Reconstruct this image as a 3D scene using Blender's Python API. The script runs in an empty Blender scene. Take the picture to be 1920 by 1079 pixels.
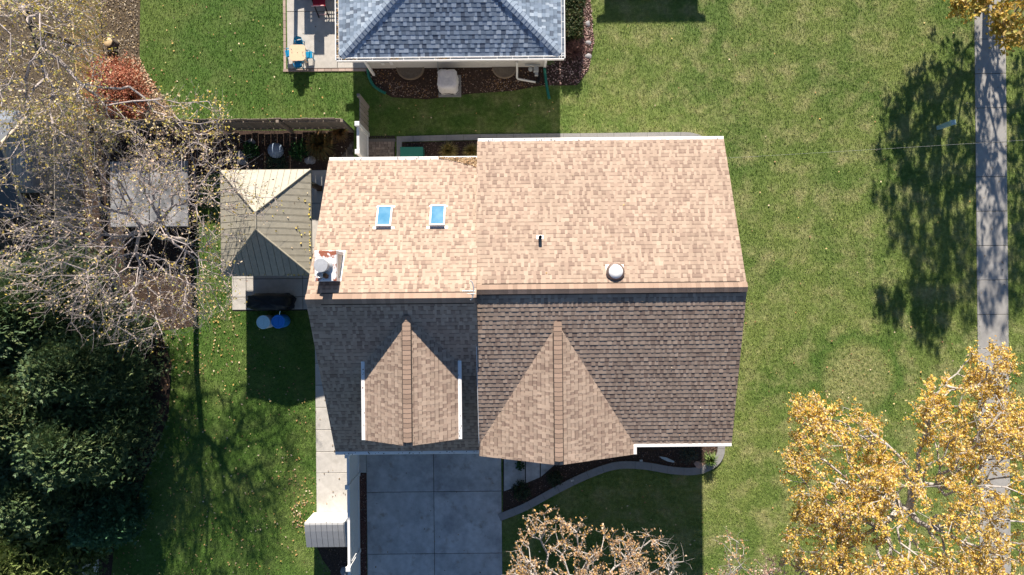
import bpy, math, random
import numpy as np
from mathutils import Vector

# ------------------------------------------------------------------ camera, sky, sun, exposure
H, F, ROLL = 26.0, 1280.0, 0.0098          # camera height (m), focal length in photo pixels, small yaw of the aircraft
SUN_EL = math.radians(26.3)
sc = bpy.context.scene
col = sc.collection
cam_d = bpy.data.cameras.new('camera'); cam = bpy.data.objects.new('camera', cam_d); col.objects.link(cam)
cam_d.sensor_width = 36.0; cam_d.lens = 24.0; cam_d.clip_start = 0.5; cam_d.clip_end = 500
cam.location = (0, 0, H); cam.rotation_euler = (0, 0, -ROLL)
sc.camera = cam
world = bpy.data.worlds.new('World'); sc.world = world; world.use_nodes = True
nt = world.node_tree
sky = nt.nodes.new('ShaderNodeTexSky'); sky.sky_type = 'NISHITA'; sky.sun_disc = False
sky.sun_elevation = SUN_EL; sky.sun_rotation = 0.0; sky.air_density = 1.0; sky.dust_density = 0.0; sky.ozone_density = 3.5
bg = nt.nodes['Background']; bg.inputs[1].default_value = 0.05
nt.links.new(sky.outputs[0], bg.inputs[0])
sun_d = bpy.data.lights.new('sun', 'SUN'); sun = bpy.data.objects.new('sun', sun_d); col.objects.link(sun)
sun_d.energy = 5.0; sun_d.angle = math.radians(0.53); sun_d.color = (1.0, 0.89, 0.75)
sun.rotation_euler = (-(math.pi / 2 - SUN_EL), 0, 0); sun.location = (0, 40, 30)
sc.view_settings.view_transform = 'Standard'; sc.view_settings.look = 'None'
sc.view_settings.gamma = 1.0; sc.view_settings.exposure = 1.12
sc.render.engine = 'CYCLES'
sc.cycles.use_denoising = True
sc.cycles.max_bounces = 5; sc.cycles.diffuse_bounces = 3; sc.cycles.transparent_max_bounces = 6

# ------------------------------------------------------------------ helpers
ca, sa = math.cos(ROLL), math.sin(ROLL)
def W(px, py, z=0.0):
    """a point at height z that was measured at (px, py) on the 1920-wide survey photograph"""
    u = (px - 960.0) / F * (H - z); v = (539.5 - py) / F * (H - z)
    return Vector((u * ca + v * sa, -u * sa + v * ca, z))
def WN(px, py, z):
    u = (px - 960.0) / F * (H - z); v = (539.5 - py) / F * (H - z)
    return np.stack([u * ca + v * sa, -u * sa + v * ca, z], -1)

ORG = {}
def tag(o, label=None, cat=None, group=None, kind=None):
    if label: o['label'] = label
    if cat: o['category'] = cat
    if group: o['group'] = group
    if kind: o['kind'] = kind
    return o
def empty(name, loc, label, cat, group=None):
    o = bpy.data.objects.new(name, None); col.objects.link(o)
    o.location = loc; ORG[o.name] = Vector(loc); o.empty_display_size = 0.2
    return tag(o, label, cat, group)
def org(o): return ORG.get(o.name, Vector((0, 0, 0))) if o else Vector((0, 0, 0))

class MB:
    """collects boxes, bars, tubes and sheets in world coordinates; build() links them as one mesh object"""
    def __init__(s): s.v = []; s.f = []; s.m = []; s.c = []; s.sm = []
    def add(s, vs, fs, mat=0, c=(1, 1, 1), smooth=False):
        n = len(s.v); s.v.extend([tuple(p) for p in vs])
        for f in fs:
            s.f.append([n + i for i in f]); s.m.append(mat); s.c.append(c); s.sm.append(smooth)
        return s
    def box(s, c, d, rz=0.0, mat=0, colr=(1, 1, 1), R=None):
        x, y, z = d[0] / 2, d[1] / 2, d[2] / 2
        P = [Vector((i * x, j * y, k * z)) for k in (-1, 1) for j in (-1, 1) for i in (-1, 1)]
        if rz:
            cz, sz = math.cos(rz), math.sin(rz); P = [Vector((p.x * cz - p.y * sz, p.x * sz + p.y * cz, p.z)) for p in P]
        if R is not None: P = [R @ p for p in P]
        P = [p + Vector(c) for p in P]
        return s.add(P, [(0, 2, 3, 1), (4, 5, 7, 6), (0, 1, 5, 4), (2, 6, 7, 3), (0, 4, 6, 2), (1, 3, 7, 5)], mat, colr)
    def chbox(s, c, d, b=0.01, rz=0.0, mat=0, colr=(1, 1, 1)):
        """box with chamfered top edges"""
        x, y, z = d[0] / 2, d[1] / 2, d[2] / 2
        rings = [(x, y, -z), (x, y, z - b), (x - b, y - b, z)]
        cz, sz = math.cos(rz), math.sin(rz); P = []
        for (a, e, h) in rings:
            for (i, j) in ((-1, -1), (1, -1), (1, 1), (-1, 1)):
                q = (i * a, j * e); P.append((c[0] + q[0] * cz - q[1] * sz, c[1] + q[0] * sz + q[1] * cz, c[2] + h))
        fs = [(3, 2, 1, 0), (8, 9, 10, 11)]
        for r in (0, 4):
            for k in range(4): fs.append((r + k, r + (k + 1) % 4, r + 4 + (k + 1) % 4, r + 4 + k))
        return s.add(P, fs, mat, colr)
    def prism(s, poly, z0, z1, mat=0, colr=(1, 1, 1)):
        n = len(poly)
        a = sum(poly[i][0] * poly[(i + 1) % n][1] - poly[(i + 1) % n][0] * poly[i][1] for i in range(n))
        if a < 0: poly = poly[::-1]
        P = [(p[0], p[1], z0) for p in poly] + [(p[0], p[1], z1) for p in poly]
        fs = [tuple(range(n - 1, -1, -1)), tuple(range(n, 2 * n))] + [(i, (i + 1) % n, n + (i + 1) % n, n + i) for i in range(n)]
        return s.add(P, fs, mat, colr)
    def tube(s, pts, rad, n=8, mat=0, caps=True, colr=(1, 1, 1), smooth=True):
        pts = [Vector(p) for p in pts]; rad = rad if isinstance(rad, (list, tuple)) else [rad] * len(pts)
        vs = []; fs = []
        for i, p in enumerate(pts):
            d = (pts[min(i + 1, len(pts) - 1)] - pts[max(i - 1, 0)]).normalized()
            a = Vector((0, 0, 1)) if abs(d.z) < 0.9 else Vector((1, 0, 0))
            e = d.cross(a).normalized(); g = d.cross(e)
            for k in range(n):
                t = 2 * math.pi * k / n; vs.append(p + (e * math.cos(t) + g * math.sin(t)) * rad[i])
        for i in range(len(pts) - 1):
            for k in range(n): fs.append((i * n + k, i * n + (k + 1) % n, (i + 1) * n + (k + 1) % n, (i + 1) * n + k))
        s.add(vs, fs, mat, colr, smooth)
        if caps:
            s.add(vs[:n], [tuple(range(n))], mat, colr); s.add(vs[-n:], [tuple(range(n - 1, -1, -1))], mat, colr)
        return s
    def lathe(s, c, prof, n=24, mat=0, colr=(1, 1, 1), smooth=True, wob=None):
        vs = []; fs = []
        for j, (r, z) in enumerate(prof):
            for k in range(n):
                t = 2 * math.pi * k / n; q = r * (wob(t, j) if wob else 1)
                vs.append((c[0] + q * math.cos(t), c[1] + q * math.sin(t), c[2] + z))
        for j in range(len(prof) - 1):
            for k in range(n): fs.append((j * n + k, j * n + (k + 1) % n, (j + 1) * n + (k + 1) % n, (j + 1) * n + k))
        s.add(vs, fs, mat, colr, smooth)
        s.add(vs[-n:], [tuple(range(n))], mat, colr); return s
    def slab(s, poly3, t, mat=0, colr=(1, 1, 1), N=None):
        """planar polygon in space thickened downwards along its normal"""
        P = [Vector(p) for p in poly3]
        N = N or (P[1] - P[0]).cross(P[2] - P[0]).normalized()
        if N.z < 0: P = P[::-1]; N = -N
        n = len(P); Q = [p - N * t for p in P]
        return s.add(P + Q, [tuple(range(n)), tuple(range(2 * n - 1, n - 1, -1))] + [(i, n + i, n + (i + 1) % n, (i + 1) % n) for i in range(n)], mat, colr)
    def build(s, name, mats, parent=None, smooth=None, local=False):
        o0 = Vector((0, 0, 0)) if local else org(parent)
        me = bpy.data.meshes.new(name)
        me.from_pydata([(a[0] - o0.x, a[1] - o0.y, a[2] - o0.z) for a in s.v], [], s.f)
        for m in (mats if isinstance(mats, (list, tuple)) else [mats]): me.materials.append(m)
        if any(s.m): me.polygons.foreach_set('material_index', s.m)
        me.polygons.foreach_set('use_smooth', s.sm if smooth is None else [smooth] * len(s.f))
        if any(c != (1, 1, 1) for c in s.c):
            at = me.color_attributes.new('Col', 'FLOAT_COLOR', 'CORNER')
            a = np.repeat(np.array([c + (1.0,) for c in s.c], np.float32), [len(f) for f in s.f], axis=0)
            at.data.foreach_set('color', a.ravel())
        me.update()
        return link(name, me, parent)
def link(name, me, parent=None):
    o = bpy.data.objects.new(name, me); col.objects.link(o)
    if parent:
        o.parent = parent; ORG[o.name] = org(parent)
    else: ORG[o.name] = Vector((0, 0, 0))
    return o
def piece(name, me, parent, loc, rot=(0, 0, 0), scl=None):
    o = bpy.data.objects.new(name, me); col.objects.link(o); o.parent = parent
    o.location = Vector(loc) - org(parent); o.rotation_euler = rot
    if scl: o.scale = scl
    ORG[o.name] = Vector(loc)
    return o
def np_obj(name, V, Fc, mat, parent=None, colr=None, smooth=False):
    """numpy verts (N,3) and faces (M,k) of one arity -> object; colr is per-face"""
    me = bpy.data.meshes.new(name); k = Fc.shape[1]
    V = V - np.array(org(parent), np.float64)
    me.vertices.add(len(V)); me.vertices.foreach_set('co', V.astype(np.float32).ravel())
    me.loops.add(Fc.size); me.loops.foreach_set('vertex_index', Fc.astype(np.int32).ravel())
    me.polygons.add(len(Fc)); me.polygons.foreach_set('loop_start', np.arange(0, Fc.size, k, dtype=np.int32))
    me.polygons.foreach_set('loop_total', np.full(len(Fc), k, np.int32))
    me.polygons.foreach_set('use_smooth', np.full(len(Fc), smooth, bool))
    me.materials.append(mat)
    if colr is not None:
        at = me.color_attributes.new('Col', 'FLOAT_COLOR', 'CORNER')
        a = np.ones((Fc.size, 4), np.float32); a[:, :3] = np.repeat(colr, k, axis=0); at.data.foreach_set('color', a.ravel())
    me.update(); me.validate()
    return link(name, me, parent)
def copy_tree(o, loc, rz, label=None):
    c = o.copy(); col.objects.link(c); c.location = loc; c.rotation_euler = (0, 0, rz)
    if label: c['label'] = label
    for ch in o.children:
        d = ch.copy(); col.objects.link(d); d.parent = c
        for g in ch.children:
            e = g.copy(); col.objects.link(e); e.parent = d
    return c

# ------------------------------------------------------------------ materials
def mat(name, c, rough=0.8, metal=0.0, spec=0.3, var=0.0, vscale=8.0, bump=0.0, bscale=60.0, c2=None, attr=False, objrand=0.0, detail=4.0, sheen=0.0, thresh=None):
    m = bpy.data.materials.new(name); m.use_nodes = True; t = m.node_tree; b = t.nodes['Principled BSDF']
    b.inputs['Roughness'].default_value = rough; b.inputs['Metallic'].default_value = metal
    b.inputs['Specular IOR Level'].default_value = spec
    if hasattr(c, '__len__'): b.inputs['Base Color'].default_value = (*c[:3], 1)
    src = None
    tc = t.nodes.new('ShaderNodeTexCoord')
    if attr:
        a = t.nodes.new('ShaderNodeAttribute'); a.attribute_name = 'Col'; src = a.outputs['Color']
    if c2 is not None:
        n = t.nodes.new('ShaderNodeTexNoise'); n.inputs['Scale'].default_value = vscale; n.inputs['Detail'].default_value = detail; n.inputs['Roughness'].default_value = 0.65
        t.links.new(tc.outputs['Object'], n.inputs['Vector'])
        r = t.nodes.new('ShaderNodeValToRGB'); lo, hi = thresh or (0.35, 0.65)
        r.color_ramp.elements[0].position = lo; r.color_ramp.elements[1].position = hi
        r.color_ramp.elements[0].color = (*c, 1); r.color_ramp.elements[1].color = (*c2, 1)
        t.links.new(n.outputs['Fac'], r.inputs['Fac']); src = r.outputs['Color']
    if var > 0:
        n2 = t.nodes.new('ShaderNodeTexNoise'); n2.inputs['Scale'].default_value = vscale * 3.3; n2.inputs['Detail'].default_value = 6
        t.links.new(tc.outputs['Object'], n2.inputs['Vector'])
        mr = t.nodes.new('ShaderNodeMapRange'); mr.inputs[1].default_value = 0.25; mr.inputs[2].default_value = 0.75
        mr.inputs[3].default_value = 1 - var; mr.inputs[4].default_value = 1 + var; t.links.new(n2.outputs['Fac'], mr.inputs[0])
        mx = t.nodes.new('ShaderNodeVectorMath'); mx.operation = 'SCALE'
        if src: t.links.new(src, mx.inputs[0])
        else: mx.inputs[0].default_value = c
        t.links.new(mr.outputs[0], mx.inputs['Scale']); src = mx.outputs[0]
    if objrand > 0:
        oi = t.nodes.new('ShaderNodeObjectInfo'); mr = t.nodes.new('ShaderNodeMapRange')
        mr.inputs[3].default_value = 1 - objrand; mr.inputs[4].default_value = 1 + objrand; t.links.new(oi.outputs['Random'], mr.inputs[0])
        mx = t.nodes.new('ShaderNodeVectorMath'); mx.operation = 'SCALE'
        if src: t.links.new(src, mx.inputs[0])
        else: mx.inputs[0].default_value = c
        t.links.new(mr.outputs[0], mx.inputs['Scale']); src = mx.outputs[0]
    if src: t.links.new(src, b.inputs['Base Color'])
    if bump > 0:
        n3 = t.nodes.new('ShaderNodeTexNoise'); n3.inputs['Scale'].default_value = bscale; n3.inputs['Detail'].default_value = 5
        t.links.new(tc.outputs['Object'], n3.inputs['Vector'])
        bp = t.nodes.new('ShaderNodeBump'); bp.inputs['Strength'].default_value = bump; bp.inputs['Distance'].default_value = 0.02
        t.links.new(n3.outputs['Fac'], bp.inputs['Height']); t.links.new(bp.outputs[0], b.inputs['Normal'])
    return m
def leaf_mat(name, trans=0.35):
    m = bpy.data.materials.new(name); m.use_nodes = True; t = m.node_tree; b = t.nodes['Principled BSDF']
    b.inputs['Roughness'].default_value = 0.55; b.inputs['Specular IOR Level'].default_value = 0.35
    a = t.nodes.new('ShaderNodeAttribute'); a.attribute_name = 'Col'
    t.links.new(a.outputs['Color'], b.inputs['Base Color'])
    tr = t.nodes.new('ShaderNodeBsdfTranslucent'); t.links.new(a.outputs['Color'], tr.inputs['Color'])
    mx = t.nodes.new('ShaderNodeMixShader'); mx.inputs[0].default_value = trans
    t.links.new(b.outputs[0], mx.inputs[1]); t.links.new(tr.outputs[0], mx.inputs[2])
    t.links.new(mx.outputs[0], t.nodes['Material Output'].inputs['Surface'])
    return m

M = {}
M['shingle'] = mat('shingle', (1, 1, 1), 0.93, attr=True, var=0.10, vscale=30, spec=0.08)
def weather(m, amp, scale):
    t = m.node_tree; bs = t.nodes['Principled BSDF']; src = bs.inputs['Base Color'].links[0].from_socket
    gp = t.nodes.new('ShaderNodeNewGeometry'); mp = t.nodes.new('ShaderNodeMapping'); mp.inputs['Scale'].default_value = (scale, scale * 0.3, scale * 0.3); t.links.new(gp.outputs['Position'], mp.inputs['Vector'])
    n = t.nodes.new('ShaderNodeTexNoise'); n.inputs['Scale'].default_value = 1.0; n.inputs['Detail'].default_value = 5; t.links.new(mp.outputs[0], n.inputs['Vector'])
    r = t.nodes.new('ShaderNodeMapRange'); r.inputs[1].default_value = 0.3; r.inputs[2].default_value = 0.7; r.inputs[3].default_value = 1 - amp; r.inputs[4].default_value = 1 + amp * 0.6; t.links.new(n.outputs['Fac'], r.inputs[0])
    v = t.nodes.new('ShaderNodeVectorMath'); v.operation = 'SCALE'; t.links.new(src, v.inputs[0]); t.links.new(r.outputs[0], v.inputs['Scale']); t.links.new(v.outputs[0], bs.inputs['Base Color'])
weather(M['shingle'], 0.11, 1.6)
M['cap_tan'] = mat('ridge_cap_tan', (0.325, 0.235, 0.185), 0.9, objrand=0.17, var=0.08, vscale=20, bump=0.2, bscale=200, spec=0.15)
M['cap_grey'] = mat('hip_cap_grey', (0.29, 0.36, 0.46), 0.9, objrand=0.16, var=0.08, vscale=20, bump=0.2, bscale=200, spec=0.15)
M['deck'] = mat('roof_deck', (0.05, 0.04, 0.035), 0.95)
M['white'] = mat('white_paint', (0.86, 0.86, 0.86), 0.45, var=0.04, vscale=3)
M['vinyl'] = mat('white_vinyl', (0.74, 0.75, 0.76), 0.4, var=0.04, vscale=3)
M['siding'] = mat('siding_cream', (0.62, 0.58, 0.52), 0.6, var=0.06, vscale=2)
M['nsiding'] = mat('siding_white', (0.66, 0.64, 0.61), 0.55, var=0.08, vscale=2.5)
M['bsiding'] = mat('siding_blue_grey', (0.36, 0.41, 0.48), 0.6, var=0.06, vscale=2)
M['gutter_in'] = mat('gutter_trough', (0.16, 0.2, 0.26), 0.5, var=0.3, vscale=6)
M['concrete'] = mat('concrete', (0.45, 0.435, 0.41), 0.85, var=0.10, vscale=1.6, c2=(0.52, 0.50, 0.475), bump=0.12, bscale=150, objrand=0.05)
M['drive'] = mat('driveway_concrete', (0.40, 0.405, 0.41), 0.8, var=0.16, vscale=1.1, c2=(0.53, 0.535, 0.54), bump=0.12, bscale=150, objrand=0.05)
def stains(m, c, scale, lo, hi, seed):
    t = m.node_tree; bs = t.nodes['Principled BSDF']; src = bs.inputs['Base Color'].links[0].from_socket
    gp = t.nodes.new('ShaderNodeNewGeometry'); mp = t.nodes.new('ShaderNodeMapping'); mp.inputs['Location'].default_value = (seed, seed * 1.7, 0); t.links.new(gp.outputs['Position'], mp.inputs['Vector'])
    n = t.nodes.new('ShaderNodeTexNoise'); n.inputs['Scale'].default_value = scale; n.inputs['Detail'].default_value = 7; n.inputs['Roughness'].default_value = 0.7; t.links.new(mp.outputs[0], n.inputs['Vector'])
    r = t.nodes.new('ShaderNodeMapRange'); r.inputs[1].default_value = lo; r.inputs[2].default_value = hi; r.inputs[4].default_value = 0.7; t.links.new(n.outputs['Fac'], r.inputs[0])
    mx = t.nodes.new('ShaderNodeMix'); mx.data_type = 'RGBA'; t.links.new(r.outputs[0], mx.inputs['Factor'])
    A_ = [i for i in mx.inputs if i.name == 'A' and i.type == 'RGBA'][0]; B_ = [i for i in mx.inputs if i.name == 'B' and i.type == 'RGBA'][0]
    t.links.new(src, A_); B_.default_value = (*c, 1); t.links.new([o for o in mx.outputs if o.type == 'RGBA'][0], bs.inputs['Base Color'])
stains(M['drive'], (0.22, 0.175, 0.13), 1.7, 0.56, 0.70, 3.1); stains(M['drive'], (0.22, 0.22, 0.23), 0.6, 0.48, 0.66, 8.4); stains(M['drive'], (0.08, 0.065, 0.05), 7.0, 0.66, 0.72, 1.3)
stains(M['concrete'], (0.36, 0.34, 0.31), 1.3, 0.56, 0.75, 5.5)
M['walk'] = mat('sidewalk_concrete', (0.295, 0.29, 0.285), 0.85, var=0.12, vscale=1.6, c2=(0.35, 0.345, 0.335), bump=0.15, bscale=150, objrand=0.06)
M['curb'] = mat('curb_concrete', (0.26, 0.26, 0.265), 0.85, var=0.10, vscale=3, bump=0.15, bscale=120)
M['joint'] = mat('joint_soil', (0.04, 0.035, 0.03), 0.95)
M['mulch'] = mat('mulch', (0.030, 0.020, 0.016), 0.95, c2=(0.085, 0.055, 0.042), vscale=22, bump=1.0, bscale=45, detail=8)
M['redmulch'] = mat('mulch_red', (0.055, 0.022, 0.018), 0.95, c2=(0.15, 0.075, 0.06), vscale=22, bump=1.0, bscale=45, detail=8)
M['soil'] = mat('leafy_soil', (0.05, 0.04, 0.03), 0.95, c2=(0.15, 0.115, 0.075), vscale=9, bump=1.0, bscale=40, detail=8)
M['brick'] = mat('edging_brick', (0.40, 0.31, 0.27), 0.9, objrand=0.2, var=0.1, vscale=12, bump=0.2)
M['paver'] = mat('paver', (1, 1, 1), 0.9, attr=True, var=0.12, vscale=12, bump=0.2)
M['wood'] = mat('fence_wood', (0.23, 0.19, 0.155), 0.9, objrand=0.18, var=0.2, vscale=6, bump=0.4, bscale=30)
M['goldwood'] = mat('fence_wood_golden', (0.74, 0.53, 0.25), 0.8, objrand=0.15, var=0.15, vscale=6, bump=0.3, bscale=30)
M['greywood'] = mat('fence_wood_grey', (0.30, 0.27, 0.235), 0.9, objrand=0.15, var=0.2, vscale=6, bump=0.3, bscale=30)
M['bark'] = mat('bark_pale', (0.40, 0.37, 0.35), 0.85, var=0.35, vscale=5, bump=0.5, bscale=30)
M['birch'] = mat('birch_twig', (0.37, 0.325, 0.32), 0.8, var=0.3, vscale=5)
M['bark_mid'] = mat('bark_grey', (0.20, 0.18, 0.17), 0.9, var=0.4, vscale=4, bump=0.6, bscale=30)
M['bark_dark'] = mat('bark_dark', (0.085, 0.07, 0.06), 0.9, var=0.35, vscale=5, bump=0.6, bscale=30)
M['bark_brown'] = mat('bark_brown', (0.20, 0.155, 0.125), 0.9, var=0.3, vscale=5, bump=0.5, bscale=30)
M['leaf'] = leaf_mat('leaf'); M['needle'] = leaf_mat('needle', 0.12); M['litter'] = leaf_mat('litter', 0.1)
M['gaz'] = mat('gazebo_metal', (0.335, 0.315, 0.26), 0.5, metal=0.0, objrand=0.06, var=0.12, vscale=2.2, spec=0.4)
M['gazdark'] = mat('gazebo_trim', (0.17, 0.165, 0.15), 0.5, var=0.1, spec=0.4)
M['brownpost'] = mat('brown_post', (0.10, 0.055, 0.035), 0.7, var=0.2)
M['shedgrey'] = mat('shed_lid_grey', (0.34, 0.35, 0.365), 0.5, var=0.06, vscale=2)
M['galv'] = mat('galvanised', (0.55, 0.57, 0.60), 0.35, metal=0.6, var=0.12, vscale=6)
M['zinc'] = mat('zinc_grey', (0.40, 0.42, 0.46), 0.55, var=0.1, vscale=5)
M['rust'] = mat('chimney_pan_rust', (0.30, 0.10, 0.06), 0.6, c2=(0.78, 0.79, 0.82), vscale=3.2, detail=5, thresh=(0.44, 0.50), var=0.08)
M['black'] = mat('black_plastic', (0.012, 0.012, 0.013), 0.6, var=0.2)
M['tarp'] = mat('black_tarp', (0.016, 0.018, 0.022), 0.55, var=0.3, bump=0.4, bscale=8)
M['rubber'] = mat('vent_rubber', (0.03, 0.03, 0.035), 0.6)
M['green'] = mat('green_pipe', (0.02, 0.16, 0.12), 0.5, var=0.1)
M['greenbox'] = mat('green_cabinet', (0.03, 0.17, 0.13), 0.5, var=0.1)
M['pipe'] = mat('pvc_white', (0.75, 0.74, 0.70), 0.4)
M['well'] = mat('window_well_cover', (0.17, 0.14, 0.11), 0.35, var=0.2, vscale=4)
M['cover'] = mat('cover_fabric', (0.74, 0.72, 0.73), 0.8, var=0.10, vscale=4, bump=1.0, bscale=7)
M['meter'] = mat('meter_grey', (0.38, 0.40, 0.41), 0.4, var=0.1)
M['table'] = mat('table_wood', (0.76, 0.55, 0.38), 0.5, var=0.06, vscale=4)
M['blue'] = mat('blue_plastic', (0.015, 0.25, 0.48), 0.35)
M['bluebarrel'] = mat('blue_barrel', (0.02, 0.22, 0.75), 0.4, var=0.06)
M['ltblue'] = mat('light_blue_lid', (0.48, 0.78, 0.92), 0.45, var=0.06)
M['red'] = mat('red_sling', (0.33, 0.012, 0.03), 0.6, var=0.15)
M['pinkbar'] = mat('pale_bar', (0.75, 0.5, 0.52), 0.4)
M['stone'] = mat('stone', (0.30, 0.30, 0.32), 0.9, var=0.2, vscale=6, bump=0.4, bscale=20)
M['stump'] = mat('stump_top', (0.62, 0.47, 0.28), 0.85, var=0.15, vscale=8)
M['ped'] = mat('utility_post', (0.36, 0.52, 0.56), 0.45, var=0.06)
M['bluegrey'] = mat('blue_grey_cloth', (0.22, 0.29, 0.40), 0.75, var=0.12)
M['hot'] = mat('pale_cover', (0.13, 0.14, 0.155), 0.6, c2=(0.36, 0.365, 0.385), var=0.12, vscale=1.6)
M['darkbrown'] = mat('dark_cladding', (0.035, 0.02, 0.018), 0.7)
M['wire'] = mat('wire', (0.35, 0.36, 0.38), 0.5)
M['flash'] = mat('flashing', (0.60, 0.55, 0.52), 0.45, metal=0.2)
# skylight glass: a dark pane behind a mirror-smooth surface that shows the sky
M['glass'] = mat('skylight_glass', (0.05, 0.19, 0.34), 0.04, spec=1.0, c2=(0.14, 0.30, 0.44), vscale=1.8, detail=3, thresh=(0.3, 0.7))
M['glass'].node_tree.nodes['Principled BSDF'].inputs['Coat Weight'].default_value = 0.6

# lawn: colour patches of the turf itself, plus painted mowing sheen
def lawn_mat(name, blade):
    m = bpy.data.materials.new(name); m.use_nodes = True; t = m.node_tree; b = t.nodes['Principled BSDF']
    b.inputs['Roughness'].default_value = 0.75; b.inputs['Specular IOR Level'].default_value = 0.2
    g = t.nodes.new('ShaderNodeNewGeometry'); L = t.links.new
    def noise(s, d=5, r=0.6):
        n = t.nodes.new('ShaderNodeTexNoise'); n.inputs['Scale'].default_value = s; n.inputs['Detail'].default_value = d; n.inputs['Roughness'].default_value = r
        L(g.outputs['Position'], n.inputs['Vector']); return n.outputs['Fac']
    def ramp(f, a, b_, v0=0.0, v1=1.0):
        r = t.nodes.new('ShaderNodeMapRange'); r.inputs[1].default_value = a; r.inputs[2].default_value = b_; r.inputs[3].default_value = v0; r.inputs[4].default_value = v1
        L(f, r.inputs[0]); return r.outputs[0]
    def math_(op, a, b_):
        n = t.nodes.new('ShaderNodeMath'); n.operation = op
        for i, q in enumerate((a, b_)):
            if hasattr(q, 'default_value') or hasattr(q, 'is_linked'): L(q, n.inputs[i])
            else: n.inputs[i].default_value = q
        return n.outputs[0]
    def mix(f, a, b_):
        n = t.nodes.new('ShaderNodeMix'); n.data_type = 'RGBA'; L(f, n.inputs['Factor'])
        for q, k in ((a, 'A'), (b_, 'B')):
            s = [i for i in n.inputs if i.name == k and i.type == 'RGBA'][0]
            if isinstance(q, tuple): s.default_value = (*q, 1)
            else: L(q, s)
        return [o for o in n.outputs if o.type == 'RGBA'][0]
    sep = t.nodes.new('ShaderNodeSeparateXYZ'); L(g.outputs['Position'], sep.inputs[0])
    lush = (0.075, 0.150, 0.027); mid = (0.168, 0.222, 0.058); dry = (0.32, 0.31, 0.15)
    if blade: lush, mid, dry = (0.115, 0.225, 0.040), (0.25, 0.33, 0.085), (0.45, 0.425, 0.20)
    east = ramp(sep.outputs['X'], -7.0, 6.0)                       # the open front lawn is drier than the back yards
    big = noise(0.32, 3); medn = noise(1.3, 4); fine = noise(7.0, 4); hair = noise(45.0, 3)
    f1 = math_('ADD', math_('MULTIPLY', east, 0.75), ramp(big, 0.36, 0.66, -0.45, 0.55))
    c = mix(ramp(f1, 0.0, 1.0), lush, mid)
    f2 = math_('MULTIPLY', math_('ADD', ramp(medn, 0.46, 0.74), math_('MULTIPLY', ramp(fine, 0.45, 0.72), 0.18)), math_('ADD', math_('MULTIPLY', east, 0.66), 0.20))
    c = mix(ramp(f2, 0.0, 0.9, 0.0, 0.95), c, dry)
    band = t.nodes.new('ShaderNodeMath'); band.operation = 'SINE'; L(math_('MULTIPLY', math_('ADD', sep.outputs['Y'], ramp(big, 0.0, 1.0, -0.5, 0.5)), 5.2), band.inputs[0])  # mowing bands: sheen of the leaning blades put into the colour
    c = mix(math_('MULTIPLY', ramp(band.outputs[0], 0.0, 1.0, 0.0, 0.30), ramp(medn, 0.35, 0.65)), c, (lush[0] * 1.15, lush[1] * 1.1, lush[2]))
    # a fairy ring on the front lawn: lush ring, thin straw inside
    ctr = W(1607, 708, 0)
    vd = t.nodes.new('ShaderNodeVectorMath'); vd.operation = 'DISTANCE'; L(g.outputs['Position'], vd.inputs[0]); vd.inputs[1].default_value = ctr
    dd = math_('ADD', vd.outputs['Value'], ramp(medn, 0.2, 0.8, -0.35, 0.35))
    ring = math_('MULTIPLY', ramp(dd, 1.25, 1.55), ramp(dd, 2.0, 1.6))
    inn = ramp(dd, 1.45, 0.7)
    c = mix(math_('MULTIPLY', inn, ramp(fine, 0.3, 0.62, 0.1, 0.75)), c, dry)
    c = mix(math_('MULTIPLY', ring, 0.75), c, lush)
    v = t.nodes.new('ShaderNodeVectorMath'); v.operation = 'SCALE'; L(c, v.inputs[0])
    if blade:
        rnd = ramp(g.outputs['Random Per Island'], 0, 1, 0.68, 1.32)
        L(math_('MULTIPLY', rnd, ramp(fine, 0.3, 0.7, 0.8, 1.2)), v.inputs['Scale'])
    else:
        L(math_('MULTIPLY', ramp(hair, 0.3, 0.7, 0.45, 1.5), ramp(fine, 0.3, 0.7, 0.7, 1.25)), v.inputs['Scale'])
        bp = t.nodes.new('ShaderNodeBump'); bp.inputs['Strength'].default_value = 0.8; bp.inputs['Distance'].default_value = 0.03
        L(hair, bp.inputs['Height']); L(bp.outputs[0], b.inputs['Normal'])
    L(v.outputs[0], b.inputs['Base Color'])
    if blade:
        tr = t.nodes.new('ShaderNodeBsdfTranslucent'); L(v.outputs[0], tr.inputs['Color'])
        mx = t.nodes.new('ShaderNodeMixShader'); mx.inputs[0].default_value = 0.3
        L(b.outputs[0], mx.inputs[1]); L(tr.outputs[0], mx.inputs[2]); L(mx.outputs[0], t.nodes['Material Output'].inputs['Surface'])
    return m
M['lawn'] = lawn_mat('lawn_soil', False); M['blade'] = lawn_mat('grass_blade', True)

rng = np.random.default_rng(7); random.seed(7)

# ------------------------------------------------------------------ the ground and everything laid on it
NOGRASS = []                                         # ground polygons where no turf grows (world xy)
def ring(pts, z=0.0): return [W(x, y, 0).to_2d() for (x, y) in pts]
def smooth_poly(pts, closed=True, k=6):
    P = [Vector(p) for p in pts]; n = len(P); out = []
    rng_ = range(n) if closed else range(n - 1)
    for i in rng_:
        g = (lambda j: P[j % n]) if closed else (lambda j: P[min(max(j, 0), n - 1)])
        a, b, c, d = g(i - 1), g(i), g(i + 1), g(i + 2)
        for s in range(k):
            t = s / k
            out.append(0.5 * ((2 * b) + (c - a) * t + (2 * a - 5 * b + 4 * c - d) * t * t + (3 * b - a - 3 * c + d) * t ** 3))
    if not closed: out.append(P[-1])
    return out
g = MB(); g.add([(-70, -70, 0), (70, -70, 0), (70, 70, 0), (-70, 70, 0)], [(0, 1, 2, 3)])
tag(g.build('lawn', M['lawn']), kind='structure')

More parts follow.
